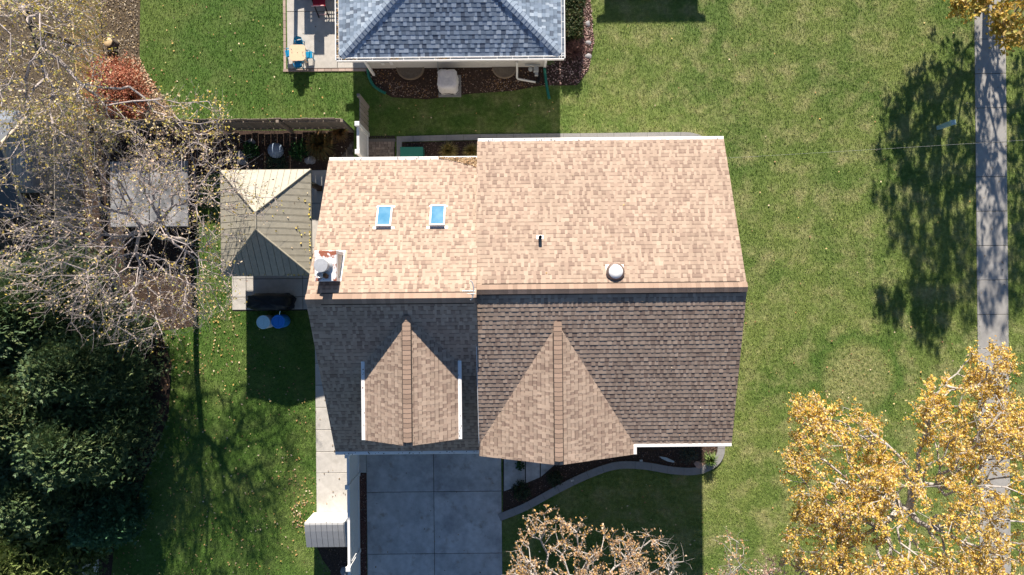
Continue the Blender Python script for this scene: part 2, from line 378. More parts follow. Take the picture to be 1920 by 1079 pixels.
def bed(name, pts, m, z=0.012, smooth=True, label=None):
    P = ring(pts); P = smooth_poly(P) if smooth else P
    NOGRASS.append(P); b = MB(); b.prism([(p.x, p.y) for p in P], -0.05, z)
    return tag(b.build(name, m), kind='structure'), P

def rect_w(x0, y0, x1, y1):
    a, b = W(x0, y0), W(x1, y1); return min(a.x, b.x), min(a.y, b.y), max(a.x, b.x), max(a.y, b.y)
def slab_mesh(w, d, t, m, name='slab', b=0.008):
    k = MB(); k.chbox((0, 0, -t / 2), (w, d, t), b); me_o = k.build(name, m, local=True); me = me_o.data
    bpy.data.objects.remove(me_o); return me
def slabs(parent, xs, ys, m, ztop, gap=0.018):
    for i in range(len(xs) - 1):
        for j in range(len(ys) - 1):
            w = abs(xs[i + 1] - xs[i]) - gap; d = abs(ys[j + 1] - ys[j]) - gap
            piece('slab', slab_mesh(w, d, 0.06, m), parent, ((xs[i] + xs[i + 1]) / 2, (ys[j] + ys[j + 1]) / 2, ztop + random.uniform(-0.002, 0.002)))

def paved(name, x0, y0, x1, y1, xs, ys, m, ztop=0.03):
    """a paved piece of the setting: a soil bed showing in the joints and slabs on it (xs, ys in photo pixels)"""
    a = rect_w(x0, y0, x1, y1); b = MB(); b.box(((a[0] + a[2]) / 2, (a[1] + a[3]) / 2, ztop - 0.055), (a[2] - a[0], a[3] - a[1], 0.07))
    s = tag(b.build(name, M['joint']), kind='structure')
    NOGRASS.append([Vector(p) for p in ((a[0], a[1]), (a[2], a[1]), (a[2], a[3]), (a[0], a[3]))])
    cx, cy = (x0 + x1) / 2, (y0 + y1) / 2
    slabs(s, [W(x, cy).x for x in xs], [W(cx, y).y for y in ys], m, ztop)
    return s
# public sidewalk
paved('sidewalk', 1831, -60, 1890, 1140, [1831, 1890], [-55 + 64.5 * i for i in range(19)], M['walk'])
# driveway
paved('driveway', 688, 760, 942, 1160, [688, 814, 941], [770, 922, 1038, 1155], M['drive'], 0.032)
# side walk left of the garage
paved('side_path', 592, 640, 654, 962, [592, 653], [642, 681, 722, 764, 806, 847, 887, 961], M['concrete'], 0.028)
paved('side_landing', 655, 760, 687, 888, [655, 687], [762, 847, 887], M['concrete'], 0.027)
# patio slab under and around the gazebo
paved('gazebo_pad', 434, 318, 628, 582, [434, 461, 567, 628], [320, 382, 466, 523, 557, 581], M['concrete'], 0.026)
# neighbour's patio
np_ = paved('patio', 538, -70, 700, 129, [538, 632, 690], [-70, 22, 129], M['concrete'], 0.035)
bm_ = slab_mesh(0.10, 0.255, 0.06, M['brick'], 'brick', 0.006); bm2 = slab_mesh(0.255, 0.10, 0.06, M['brick'], 'brick', 0.006)
y = W(533, 133).y
for i in range(17): piece('brick', bm_, np_, (W(534.3, 100).x, y + 0.05 + 0.13 + i * 0.263, 0.032), (0, 0, random.uniform(-0.02, 0.02)))
for i in range(13): piece('brick', bm2, np_, (W(531, 133).x + 0.13 + i * 0.263, y, 0.032), (0, 0, random.uniform(-0.02, 0.02)))
a = rect_w(531, -70, 700, 135.5); NOGRASS.append([Vector(p) for p in ((a[0], a[1]), (a[2], a[1]), (a[2], a[3]), (a[0], a[3]))])

# mow curbs
def curb(name, pts, w, z=0.06, seg=0.62):
    P = smooth_poly([W(x, y).to_2d() for x, y in pts], False, 10)
    s = [0]
    for i in range(1, len(P)): s.append(s[-1] + (P[i] - P[i - 1]).length)
    Lt = s[-1]
    def at(d):
        d = min(max(d, 0), Lt)
        for i in range(1, len(s)):
            if d <= s[i] + 1e-9: return P[i - 1].lerp(P[i], (d - s[i - 1]) / max(s[i] - s[i - 1], 1e-9))
        return P[-1]
    b0 = MB(); left = []; right = []
    for i in range(61):
        d = Lt * i / 60; p = at(d); q = (at(d + 0.02) - at(d - 0.02)).normalized(); n = Vector((-q.y, q.x)); left.append(p + n * w / 2); right.append(p - n * w / 2)
    NOGRASS.append(left + right[::-1])
    for i in range(60): b0.prism([left[i], left[i + 1], right[i + 1], right[i]], -0.05, z - 0.03)
    st = tag(b0.build(name, M['joint']), kind='structure')
    k = max(1, round(Lt / seg))
    for j in range(k):
        b = MB(); d0, d1 = Lt * j / k + 0.004, Lt * (j + 1) / k - 0.004; L_, R_ = [], []
        for i in range(5):
            d = d0 + (d1 - d0) * i / 4; p = at(d); q = (at(d + 0.02) - at(d - 0.02)).normalized(); n = Vector((-q.y, q.x)); L_.append(p + n * w / 2); R_.append(p - n * w / 2)
        poly = L_ + R_[::-1]
        b.prism(poly, 0.0, z + random.uniform(-0.002, 0.002))
        b.build('curb_block', M['curb'], st)
    return st
back_bed, _ = bed('back_bed', [(748, 268), (900, 264), (1100, 262), (1290, 262), (1290, 330), (748, 330)], M['mulch'], smooth=False)
curb('back_curb', [(744, 262), (900, 258), (1100, 256), (1270, 254), (1300, 256), (1318, 264), (1326, 280)], 0.21)
curb('back_curb_side', [(749, 263), (749, 300), (749, 330)], 0.2)
front_bed, _ = bed('front_bed', [(943, 965), (990, 945), (1060, 908), (1110, 884), (1160, 874), (1210, 876), (1270, 884), (1320, 884), (1345, 868), (1352, 835), (1352, 800), (943, 800)], M['mulch'], smooth=False)
curb('front_curb', [(936, 970), (985, 950), (1050, 915), (1105, 889), (1155, 873), (1205, 873), (1262, 882), (1305, 883), (1334, 872), (1349, 855), (1352, 832), (1352, 810)], 0.28)
# entrance walk that swings from the driveway to the porch
ew, P = bed('entrance_path', [(944, 800), (1046, 800), (1046, 866), (1030, 884), (1000, 901), (944, 921)], M['joint'], 0.018, False)
for a_, b_, c_, d_ in ((945, 984, 921, 907), (986, 1012, 906, 895), (1014, 1044, 894, 868)):
    b = MB(); b.prism([p for p in ring([(a_, 801), (b_, 801), (b_, d_), (a_, c_)])], -0.02, 0.032); b.build('slab', M['drive'], ew)
# mulch strip beside the driveway
bed('mulch_strip', [(673, 888), (688, 888), (688, 1160), (673, 1160)], M['redmulch'], 0.014, False)
# bed behind the storage box
bed('corner_bed', [(592, 1020), (662, 1020), (662, 1160), (615, 1160), (620, 1070), (605, 1050)], M['mulch'], 0.010, False)
# neighbour's foundation beds
nb, NBP = bed('neighbour_bed', [(676, 122), (1040, 122), (1040, -60), (1104, -60), (1108, 20), (1114, 80), (1103, 132), (1083, 160), (1052, 161), (1020, 160), (960, 171), (885, 176), (800, 187), (735, 183), (700, 163)], M['mulch'], 0.012, False)
# shady garden between the wooden fence and the gazebo, planting bed under the bare tree
bed('garden_bed', [(160, 245), (664, 245), (662, 297), (640, 300), (628, 318), (430, 322), (366, 330), (364, 612), (150, 640), (150, 300)], M['mulch'], 0.012, False)
bed('leafy_yard', [(-400, -400), (198, -400), (198, 232), (158, 260), (158, 620), (-400, 620)], M['soil'], 0.008, False)
bed('gravel_bed', [(198, -60), (264, -60), (262, 90), (262, 120), (285, 150), (330, 215), (335, 236), (198, 236)], M['soil'], 0.010, False)
bed('evergreen_bed', [(-60, 620), (300, 620), (322, 680), (316, 780), (290, 850), (262, 920), (255, 970), (215, 1012), (205, 1120), (-60, 1120)], M['mulch'], 0.010, False)
# brick-paved landing by the white gate
pv = MB(); pv.box(tuple(W(715, 292, -0.02)), (1.06, 1.5, 0.06))
a = rect_w(692, 262, 742, 330); NOGRASS.append([Vector(p) for p in ((a[0], a[1]), (a[2], a[1]), (a[2], a[3]), (a[0], a[3]))])
pl = tag(pv.build('paver_landing', M['joint']), kind='structure')
a = rect_w(690, 267, 741, 330); b = MB(); yy = a[1]
while yy < a[3] - 0.06:
    xx = a[0]
    while xx < a[2] - 0.05:
        w = min(random.choice((0.1, 0.15, 0.2)), a[2] - xx); k = random.uniform(0.7, 1.35)
        b.chbox((xx + w / 2, yy + 0.05, 0.01 + random.uniform(0, 0.004)), (w - 0.008, 0.094, 0.05), 0.006, colr=(0.20 * k, 0.165 * k, 0.145 * k)); xx += w
    yy += 0.1
tag(b.build('pavers', M['paver'], pl), kind='stuff')
b = MB(); b.box(tuple(W(716, 263.5, 0.015)), (1.06, 0.11, 0.05), colr=(0.13, 0.125, 0.12)); b.build('border_stone', M['paver'], pl)
a = rect_w(622, 268, 664, 320); b = MB(); yy = a[1]
while yy < a[3] - 0.06:
    xx = max(a[0], a[0] + (yy - a[1]) * 0.75)
    while xx < a[2] - 0.05:
        w = min(random.choice((0.1, 0.15, 0.2)), a[2] - xx); k = random.uniform(0.7, 1.3)
        b.chbox((xx + w / 2, yy + 0.05, 0.01), (w - 0.008, 0.094, 0.05), 0.006, colr=(0.15 * k, 0.13 * k, 0.12 * k)); xx += w
    yy += 0.1
tag(b.build('pavers', M['paver'], pl), kind='stuff')

# ------------------------------------------------------------------ roofs
def frame_of(poly):
    P = [Vector(p) for p in poly]; N = (P[1] - P[0]).cross(P[2] - P[0]).normalized()
    if N.z < 0: N = -N
    V = Vector((0, 0, 1)) - N * N.z; V.normalize(); U = V.cross(N); low = min(P, key=lambda p: p.z)
    return P, low, U, V, N
def clip(poly, pl2):
    out = poly
    n = len(pl2)
    for i in range(n):
        a, b = pl2[i], pl2[(i + 1) % n]; ex, ey = b[0] - a[0], b[1] - a[1]; res = []
        for j in range(len(out)):
            p, q = out[j], out[(j + 1) % len(out)]
            dp = ex * (p[1] - a[1]) - ey * (p[0] - a[0]); dq = ex * (q[1] - a[1]) - ey * (q[0] - a[0])
            if dp >= 0: res.append(p)
            if (dp >= 0) != (dq >= 0):
                t = dp / (dp - dq); res.append((p[0] + (q[0] - p[0]) * t, p[1] + (q[1] - p[1]) * t))
        out = res
        if len(out) < 3: return []
    return out
def uv_poly(poly):
    P, low, U, V, N = frame_of(poly); q = [((p - low).dot(U), (p - low).dot(V)) for p in P]
    a = sum(q[i][0] * q[(i + 1) % len(q)][1] - q[(i + 1) % len(q)][0] * q[i][1] for i in range(len(q)))
    return (q if a > 0 else q[::-1]), low, U, V, N
def shingle(mb, poly, palette, expo=0.142, lo=0.005, hi=0.010, wr=(0.06, 0.165), band=0.66):
    """laminated shingles: raised tabs alternate with a lower course whose top edge carries the darker granule line of such shingles"""
    q, low, U, V, N = uv_poly(poly); umin = min(p[0] for p in q); umax = max(p[0] for p in q); vmax = max(p[1] for p in q)
    q0 = [(p[0], p[1] - 0.02 if p[1] < 0.01 else p[1]) for p in q]
    k = 0; tone = 1.0
    while k * expo < vmax:
        v0 = k * expo - 0.012; v1 = v0 + expo + 0.012; u = umin - random.uniform(0, 0.3); up = random.random() < 0.5
        wob = random.uniform(-0.001, 0.001); nt_ = 0
        while u < umax:
            w = random.uniform(*wr) * (0.85 if up else 1.0)
            if nt_ <= 0: nt_ = random.randint(4, 9); tone = random.uniform(0.93, 1.05)
            nt_ -= 1
            t = (hi if up else lo) + wob + random.uniform(-0.001, 0.0012)
            c = random.choice(palette[0] if up else palette[1]); f = random.uniform(0.95, 1.05) * tone; c = tuple(x * f for x in c)
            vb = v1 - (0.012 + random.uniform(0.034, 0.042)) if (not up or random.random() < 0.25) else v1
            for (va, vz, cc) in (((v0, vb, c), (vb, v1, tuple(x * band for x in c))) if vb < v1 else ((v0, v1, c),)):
                r = clip([(u, va), (u + w, va), (u + w, vz), (u, vz)], q if k else q0)
                if len(r) < 3: continue
                top = [low + U * p[0] + V * p[1] + N * (0.004 + t * (1 - (p[1] - v0) / (v1 - v0))) for p in r]
                bot = [low + U * p[0] + V * p[1] - N * 0.002 for p in r]; n = len(r)
                fs = [tuple(range(n))]
                for i in range(n):
                    j = (i + 1) % n
                    if not (r[i][1] > vz - 1e-4 and r[j][1] > vz - 1e-4): fs.append((i, n + i, n + j, j))
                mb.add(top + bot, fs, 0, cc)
            u += w; up = not up if random.random() < 0.9 else up
        k += 1
TAN = ([(0.415, 0.322, 0.26), (0.395, 0.305, 0.245), (0.43, 0.335, 0.27), (0.36, 0.272, 0.22)],
       [(0.345, 0.262, 0.212), (0.30, 0.223, 0.182), (0.275, 0.202, 0.166), (0.375, 0.288, 0.232), (0.395, 0.306, 0.248)])
GREY = ([(0.27, 0.345, 0.45), (0.34, 0.42, 0.53), (0.235, 0.30, 0.395), (0.42, 0.50, 0.60)],
        [(0.17, 0.22, 0.295), (0.21, 0.27, 0.355), (0.27, 0.335, 0.43), (0.14, 0.175, 0.235)])
def roof_part(name, parent, polys, palette, t=0.11, **kw):
    b = MB()
    for p in polys: b.slab(p, t)
    r = b.build(name, M['deck'], parent)
    s = MB()
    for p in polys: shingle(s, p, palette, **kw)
    tag(s.build('shingles', M['shingle'], r), kind='stuff')
    return r
def cap_mesh(name, m, half, s1, s2, length, t=0.022, lift=0.03, lip=0.0):
    """one bent cap shingle; local x along the ridge, s1/s2 = fall of each side; lip raises the exposed end over its neighbour"""
    b = MB(); prof = [(-half, -half * s1), (-half * 0.45, -half * 0.45 * s1 + 0.006), (0, 0.012), (half * 0.45, -half * 0.45 * s2 + 0.006), (half, -half * s2)]
    vs = []
    for x, up in ((0.0, lip), (length, 0.0)):
        for y, z in prof: vs.append((x, y, z + lift + up))
        for y, z in prof: vs.append((x, y, z + lift - t))
    n = 5; fs = []
    for k in range(n - 1):
        fs.append((k, 2 * n + k, 2 * n + k + 1, k + 1)); fs.append((n + k, n + k + 1, 3 * n + k + 1, 3 * n + k))
        fs.append((k, k + 1, n + k + 1, n + k)); fs.append((2 * n + k, 3 * n + k, 3 * n + k + 1, 2 * n + k + 1))
    fs += [(0, n, 3 * n, 2 * n), (n - 1, 3 * n - 1, 4 * n - 1, 2 * n - 1)]
    b.add(vs, fs); o = b.build(name, m, local=True); me = o.data; bpy.data.objects.remove(o); return me
def cap_run(parent, A, B, m, half, s1, s2, step, lift, lip=0.006, vent=None):
    """caps laid from A to B, the exposed end of each towards A; vent = a dark vent strip under the caps showing at their edges"""
    A, B = Vector(A), Vector(B); d = B - A; Lh = d.length; k = int(round(Lh / step)); st = Lh / k
    me = cap_mesh('ridge_cap', m, half, s1, s2, st + 0.004, lift=lift, lip=lip)
    rz = math.atan2(d.y, d.x); ry = -math.atan2(d.z, math.hypot(d.x, d.y))
    for i in range(k): piece('ridge_cap', me, parent, A + d * (i / k), (random.uniform(-0.006, 0.006), ry, rz))
    if vent:
        w, e0, e1 = vent; u = d.normalized(); n = Vector((-u.y, u.x, 0)); b = MB(); P0, P1 = A + u * e0, B - u * e1
        prof = [(-w, -w * s1 - 0.02), (-w, -w * s1 + lift - 0.012), (0, lift - 0.03), (w, -w * s2 + lift - 0.012), (w, -w * s2 - 0.02)]
        vs = [p + n * y_ + Vector((0, 0, z_)) for p in (P0, P1) for (y_, z_) in prof]; q = len(prof)
        b.add(vs, [(i, i + 1, q + i + 1, q + i) for i in range(q - 1)] + [tuple(range(q)), tuple(range(2 * q - 1, q - 1, -1))]); b.build('ridge_vent', M['deck'], parent)

# ---- the tan-shingled house
house = empty('house', (0, 0, 0), 'house with tan shingled roofs, two skylights and a front-facing garage gable', 'house')
ZL, ZR = 5.50, 5.15                                          # ridge heights of the garage wing and the main wing
xl, xj, xr = W(573, 560, ZL).x, W(891, 541, ZR).x, W(1401, 541, ZR).x
yLr, yRr = W(730, 560, ZL).y, W(1145, 541, ZR).y
zLb, zLf, zRb, zRf = 2.75, 2.27, 3.00, 3.52
yLb, yLf = W(755, 300, zLb).y, W(755, 845, zLf).y
yRb, yRf = W(1125, 264, zRb).y, W(1280, 832, zRf).y
def zl(y): return ZL - ((y - yLr) * (ZL - zLb) / (yLb - yLr) if y > yLr else (yLr - y) * (ZL - zLf) / (yLr - yLf))
def zr(y): return ZR - ((y - yRr) * (ZR - zRb) / (yRb - yRr) if y > yRr else (yRr - y) * (ZR - zRf) / (yRr - yRf))
wing_l = roof_part('garage_roof', house, [
    [(xl, yLb, zLb), (xj + 0.05, yLb, zLb), (xj + 0.05, yLr, ZL), (xl, yLr, ZL)],
    [(xl, yLf, zLf), (xj + 0.05, yLf, zLf), (xj + 0.05, yLr, ZL), (xl, yLr, ZL)]], TAN, lo=0.0035, hi=0.0065)
wing_r = roof_part('main_roof', house, [
    [(xj, yRb, zRb), (xr, yRb, zRb), (xr, yRr, ZR), (xj, yRr, ZR)],
    [(xj, yRf, zRf), (xr, yRf, zRf), (xr, yRr, ZR), (xj, yRr, ZR)]], TAN, lo=0.006, hi=0.011)
sLb, sLf = (ZL - zLb) / (yLb - yLr), (ZL - zLf) / (yLr - yLf); sRb, sRf = (ZR - zRb) / (yRb - yRr), (ZR - zRf) / (yRr - yRf)
cap_run(wing_l, (xl, yLr, ZL), (xj, yLr, ZL), M['cap_tan'], 0.155, sLf, sLb, 0.143, 0.065, 0.007, (0.185, 0.45, 0.02))
cap_run(wing_r, (xj, yRr, ZR), (xr, yRr, ZR), M['cap_tan'], 0.15, sRf, sRb, 0.143, 0.06, 0.007, (0.18, 0.2, 0.22))
# garage dormer gable
xd = W(762, 608, 5.18).x; zd = 5.18
yd0 = yLr - (ZL - zd) / sLf                                  # where the dormer ridge dies into the slope
zde = 4.26; yde = yLr - (ZL - zde) / sLf; hw = 1.485; ydf = W(762, 828, 4.5).y
dormer = roof_part('dormer_roof', house, [
    [(xd, yd0, zd), (xd, ydf, zd), (xd - hw, ydf, zde), (xd - hw, yde, zde)],
    [(xd, yd0, zd), (xd, ydf, zd), (xd + hw, ydf, zde), (xd + hw, yde, zde)]], TAN, t=0.09)
cap_run(dormer, (xd, ydf + 0.13, zd), (xd, yd0 - 0.02, zd), M['cap_tan'], 0.125, 0.40, 0.40, 0.146, 0.06, 0.009, (0.15, -0.02, 0.3))
# front gable over the porch
xg = W(1045, 740, 4.3).x; zg = 4.81; yg0 = yRr - (ZR - zg) / sRf; ygf = W(1045, 862, 4.1).y
hwl = xg - xj + 0.0; hwr = W(1187, 842, 3.52).x - xg; zge = zRf + 0.02; sg = (zg - zge) / hwr
zgl = zg - sg * hwl
yv_l = yRr - (ZR - zgl) / sRf; yv_r = yRr - (ZR - zge) / sRf
gable = roof_part('front_gable_roof', house, [
    [(xg, yg0, zg), (xg, ygf, zg), (xg - hwl, ygf, zgl), (xg - hwl, yv_l, zgl)],
    [(xg, yg0, zg), (xg, ygf, zg), (xg + hwr, ygf, zge), (xg + hwr, yv_r, zge)]], TAN, t=0.09)
cap_run(gable, (xg, ygf + 0.13, zg), (xg, yg0 + 0.05, zg), M['cap_tan'], 0.125, 0.38, 0.38, 0.146, 0.06, 0.009, (0.15, -0.02, 0.35))
# walls
def gable_wall(mb, x, t, y0, y1, yr, z0f, zr_, z1f):
    mb.add([(x - t / 2, y0, 0), (x - t / 2, y1, 0), (x - t / 2, y1, z1f), (x - t / 2, yr, zr_), (x - t / 2, y0, z0f),
            (x + t / 2, y0, 0), (x + t / 2, y1, 0), (x + t / 2, y1, z1f), (x + t / 2, yr, zr_), (x + t / 2, y0, z0f)],
           [(0, 1, 2, 3, 4), (9, 8, 7, 6, 5), (0, 5, 6, 1), (1, 6, 7, 2), (2, 7, 8, 3), (3, 8, 9, 4), (4, 9, 5, 0)])
b = MB(); oh = 0.42
gable_wall(b, xl + 0.35, 0.15, yLf + oh, yLb - oh, yLr, zl(yLf + oh) - 0.14, ZL - 0.16, zl(yLb - oh) - 0.14)
gable_wall(b, xj + 0.28, 0.15, yRf + oh, yRb - oh, yRr, zr(yRf + oh) - 0.14, ZR - 0.16, zr(yRb - oh) - 0.14)
gable_wall(b, xr - 0.35, 0.15, yRf + oh, yRb - oh, yRr, zr(yRf + oh) - 0.14, ZR - 0.16, zr(yRb - oh) - 0.14)
for (x0, x1, y, z) in ((xl + 0.43, xj + 0.19, yLb - oh, zl(yLb - oh) - 0.16), (xl + 0.43, xj + 0.19, yLf + oh, zl(yLf + oh) - 0.16),
                       (xj + 0.37, xr - 0.44, yRb - oh, zr(yRb - oh) - 0.16), (xj + 0.37, xr - 0.44, yRf + oh, zr(yRf + oh) - 0.16)):
    b.box(((x0 + x1) / 2, y, z / 2), (x1 - x0, 0.15, z))
b.build('wall', M['siding'], house)
b = MB(); yw = ydf + 0.3
b.add([(xd - 1.3, yw, 2.9), (xd + 1.3, yw, 2.9), (xd + 1.3, yw, zde + 0.0), (xd, yw, zd - 0.12), (xd - 1.3, yw, zde)], [(0, 1, 2, 3, 4)])
for s in (-1, 1): b.box((xd + s * 1.3, yw + 0.75, 3.55), (0.08, 1.5, 1.05))
b.build('dormer_wall', M['siding'], house)
b = MB(); yw = ygf + 0.35
b.add([(xg - 2.2, yw, 0.0), (xg + 2.2, yw, 0.0), (xg + 2.2, yw, zge - 0.05), (xg, yw, zg - 0.12), (xg - 2.2, yw, zge - 0.05)], [(0, 1, 2, 3, 4)])
b.build('porch_wall', M['siding'], house)
b = MB(); b.box((xd, yLf + oh - 0.09, 1.1), (4.6, 0.05, 2.15))
gd = b.build('garage_door', M['white'], house)
# gutters with covers, fascia
def gutter(parent, p0, p1, w=0.115, h=0.10, m=None, name='gutter'):
    p0, p1 = Vector(p0), Vector(p1); d = p1 - p0; b = MB()
    b.chbox(tuple((p0 + p1) / 2 - Vector((0, 0, h / 2))), (d.length, w, h), 0.012, math.atan2(d.y, d.x)); return b.build(name, m or M['white'], parent)
gutter(house, (xl + 0.02, yLb + 0.045, zLb + 0.01), (xj - 0.01, yLb + 0.045, zLb + 0.01))
gutter(house, (xl, yLf - 0.075, zLf + 0.01), (xj + 0.0, yLf - 0.075, zLf + 0.01))
gutter(house, (xj + 0.02, yRb + 0.05, zRb + 0.01), (xr, yRb + 0.05, zRb + 0.01))
gutter(house, (xg + hwr + 0.02, yRf - 0.05, zRf + 0.015), (xr, yRf - 0.05, zRf + 0.015))
gutter(house, (xg + hwr + 0.06, yRf - 0.02, zge + 0.01), (xg + hwr + 0.06, ygf, zge + 0.01))
for s in (-1, 1): gutter(house, (xd + s * (hw + 0.055), yde + 0.05, zde + 0.03), (xd + s * (hw + 0.055), ydf, zde + 0.03))
b = MB(); b.box((xl - 0.012, (yLr + yLb) / 2, 0), (0.001, 0.001, 0.001)); b = MB()
def rake(parent, x, pts, t=0.03, h=0.16):
    b = MB()
    for (y0, z0), (y1, z1) in zip(pts[:-1], pts[1:]):
        b.add([(x - t / 2, y0, z0), (x + t / 2, y0, z0), (x + t / 2, y1, z1), (x - t / 2, y1, z1),
               (x - t / 2, y0, z0 - h), (x + t / 2, y0, z0 - h), (x + t / 2, y1, z1 - h), (x - t / 2, y1, z1 - h)],
              [(0, 1, 2, 3), (7, 6, 5, 4), (0, 4, 5, 1), (1, 5, 6, 2), (2, 6, 7, 3), (3, 7, 4, 0)])
    return b.build('rake_board', M['white'], parent)
rake(house, xl + 0.03, [(yLb, zLb - 0.14), (yLr, ZL - 0.14), (yLf, zLf - 0.14)])
rake(house, xr - 0.03, [(yRb, zRb - 0.14), (yRr, ZR - 0.14), (yRf, zRf - 0.14)])
rake(house, xj - 0.012, [(yRr - 0.5, zr(yRr - 0.5) - 0.01), (yRf, zRf - 0.01)], t=0.02)
# downspout at the garage corner
b = MB(); b.tube([W(655, 853, 2.4), W(659, 852, 1.2), W(665, 852, 0.1)], 0.04, 6); b.build('downspout', M['white'], house)
# skylights
def on_slope(px, py, fz):
    z = 4.0
    for _ in range(30): p = W(px, py, z); z = fz(p.y)
    return W(px, py, z)
al = math.atan(sLb)
for (px, py) in ((721.5, 408.5), (821, 407.5)):
    c = on_slope(px, py, zl); N = Vector((0, math.sin(al), math.cos(al))); V = Vector((0, -math.cos(al), math.sin(al))); U = Vector((1, 0, 0))
    def P_(u, v, n): return c + U * u + V * v + N * n
    def ringbox(b, w, l, bw, n0, n1):
        for (u0, u1, v0, v1) in ((-w, w, -l, -l + bw), (-w, w, l - bw, l), (-w, -w + bw, -l + bw, l - bw), (w - bw, w, -l + bw, l - bw)):
            vs = [P_(u, v, n) for n in (n0, n1) for (u, v) in ((u0, v0), (u1, v0), (u1, v1), (u0, v1))]
            b.add(vs, [(3, 2, 1, 0), (4, 5, 6, 7), (0, 1, 5, 4), (1, 2, 6, 5), (2, 3, 7, 6), (3, 0, 4, 7)])
    sk = MB(); ringbox(sk, 0.245, 0.40, 0.045, 0.0, 0.13); so = sk.build('skylight', M['white'], house)
    gm = MB(); gm.add([P_(-0.2, -0.355, 0.115), P_(0.2, -0.355, 0.115), P_(0.2, 0.355, 0.115), P_(-0.2, 0.355, 0.115)], [(0, 1, 2, 3)]); gm.build('pane', M['glass'], so)
    fm = MB(); fm.slab([P_(-0.30, -0.46, 0.018), P_(0.30, -0.46, 0.018), P_(0.30, -0.40, 0.018), P_(-0.30, -0.40, 0.018)], 0.012)
    fm.slab([P_(-0.34, 0.37, 0.018), P_(0.34, 0.37, 0.018), P_(0.34, 0.46, 0.018), P_(-0.34, 0.46, 0.018)], 0.012); fm.build('flashing', M['flash'], so)
# chimney
ch = MB(); a = W(590, 528, 5.62); b2 = W(630.5, 470, 5.62)
cx, cy, cw, cd = (a.x + b2.x) / 2, (a.y + b2.y) / 2, b2.x - a.x, b2.y - a.y
ch.box((cx, cy, 4.9), (cw - 0.06, cd - 0.06, 1.4)); cho = ch.build('chimney', M['siding'], house)
b = MB(); b.box((cx + cw / 2 - 0.014, cy + cd / 2 - 0.05, 4.9), (0.04, 0.09, 1.38)); b.box((cx + cw / 2 - 0.014, cy - cd / 2 + 0.05, 4.9), (0.04, 0.09, 1.38)); b.box((cx + cw / 2 - 0.012, cy, 5.53), (0.04, cd - 0.2, 0.1)); b.build('corner_board', M['white'], cho)
b = MB(); b.chbox((cx, cy, 5.61), (cw, cd, 0.05), 0.015); b.build('chimney_pan', M['rust'], cho)
b = MB(); fb = W(612, 499, 5.64)
b.lathe(fb, [(0.19, 0.0), (0.19, 0.05), (0.145, 0.07), (0.145, 0.50), (0.15, 0.5)], 24); fl = b.build('flue', M['zinc'], cho)
b = MB(); b.lathe((fb.x, fb.y, fb.z), [(0.205, 0.50), (0.205, 0.52), (0.205, 0.60), (0.198, 0.612), (0.02, 0.618)], 28, smooth=False); b.build('flue_cap', M['zinc'], fl)
b = MB(); q = W(602, 516, 5.64); b.lathe(q, [(0.095, 0), (0.095, 0.16), (0.075, 0.16), (0.07, 0.05)], 18); b.build('small_flue', M['galv'], cho)
b = MB(); q = W(611.5, 517, 5.64); b.lathe(q, [(0.06, 0), (0.06, 0.1), (0.075, 0.12), (0.03, 0.17)], 16); b.build('vent_cap', M['brownpost'], cho)
b = MB(); z1 = zl(cy + cd / 2 + 0.1); b.slab([(cx - cw / 2 - 0.05, cy + cd / 2 + 0.06, zl(cy + cd / 2 + 0.06) + 0.02), (cx + cw / 2 + 0.03, cy + cd / 2 + 0.06, zl(cy + cd / 2 + 0.06) + 0.02), (cx + cw / 2 + 0.03, cy - cd / 2, zl(cy - cd / 2) + 0.02), (cx - cw / 2 - 0.05, cy - cd / 2, zl(cy - cd / 2) + 0.02)], 0.012); b.build('flashing', M['white'], cho)
# plumbing vent and dome vent on the main roof
c = on_slope(1012.5, 446, zr); b = MB(); b.tube([c - Vector((0, 0, 0.1)), c + Vector((0, 0, 0.28))], 0.055, 14, caps=False); b.tube([c + Vector((0, 0, 0.28)), c + Vector((0, 0, 0.1))], 0.042, 14, caps=False); pvn = b.build('plumbing_vent', M['rubber'], house)
ar = math.atan(sRb)
b = MB(); b.slab([c + Vector((i * 0.11, j * 0.09 * math.cos(ar), -j * 0.09 * math.sin(ar) + 0.02)) for i, j in ((-1, -0.6), (1, -0.6), (1, 1.0), (-1, 1.0))], 0.01); b.build('flashing', M['white'], pvn)
c = on_slope(1153, 510, zr); b = MB(); b.lathe(c, [(0.20, -0.12), (0.20, 0.07)], 28); dv = b.build('dome_vent', M['flash'], house)
b = MB(); b.lathe(c, [(0.27, 0.05), (0.285, 0.08), (0.28, 0.13), (0.25, 0.17), (0.21, 0.20)], 32); b.build('vent_cap', mat('vent_brown', (0.26, 0.20, 0.18), 0.35, metal=0.4), dv)
b = MB(); b.lathe(c, [(0.215, 0.198), (0.20, 0.215), (0.10, 0.235), (0.02, 0.238)], 32); b.build('vent_lid', M['white'], dv)
b = MB(); b.slab([c + Vector((i * 0.28, j * 0.25 * math.cos(ar), -j * 0.25 * math.sin(ar) + 0.02)) for i, j in ((-1, -0.6), (1, -0.6), (1, 1.0), (-1, 1.0))], 0.01); b.build('flashing', M['flash'], dv)
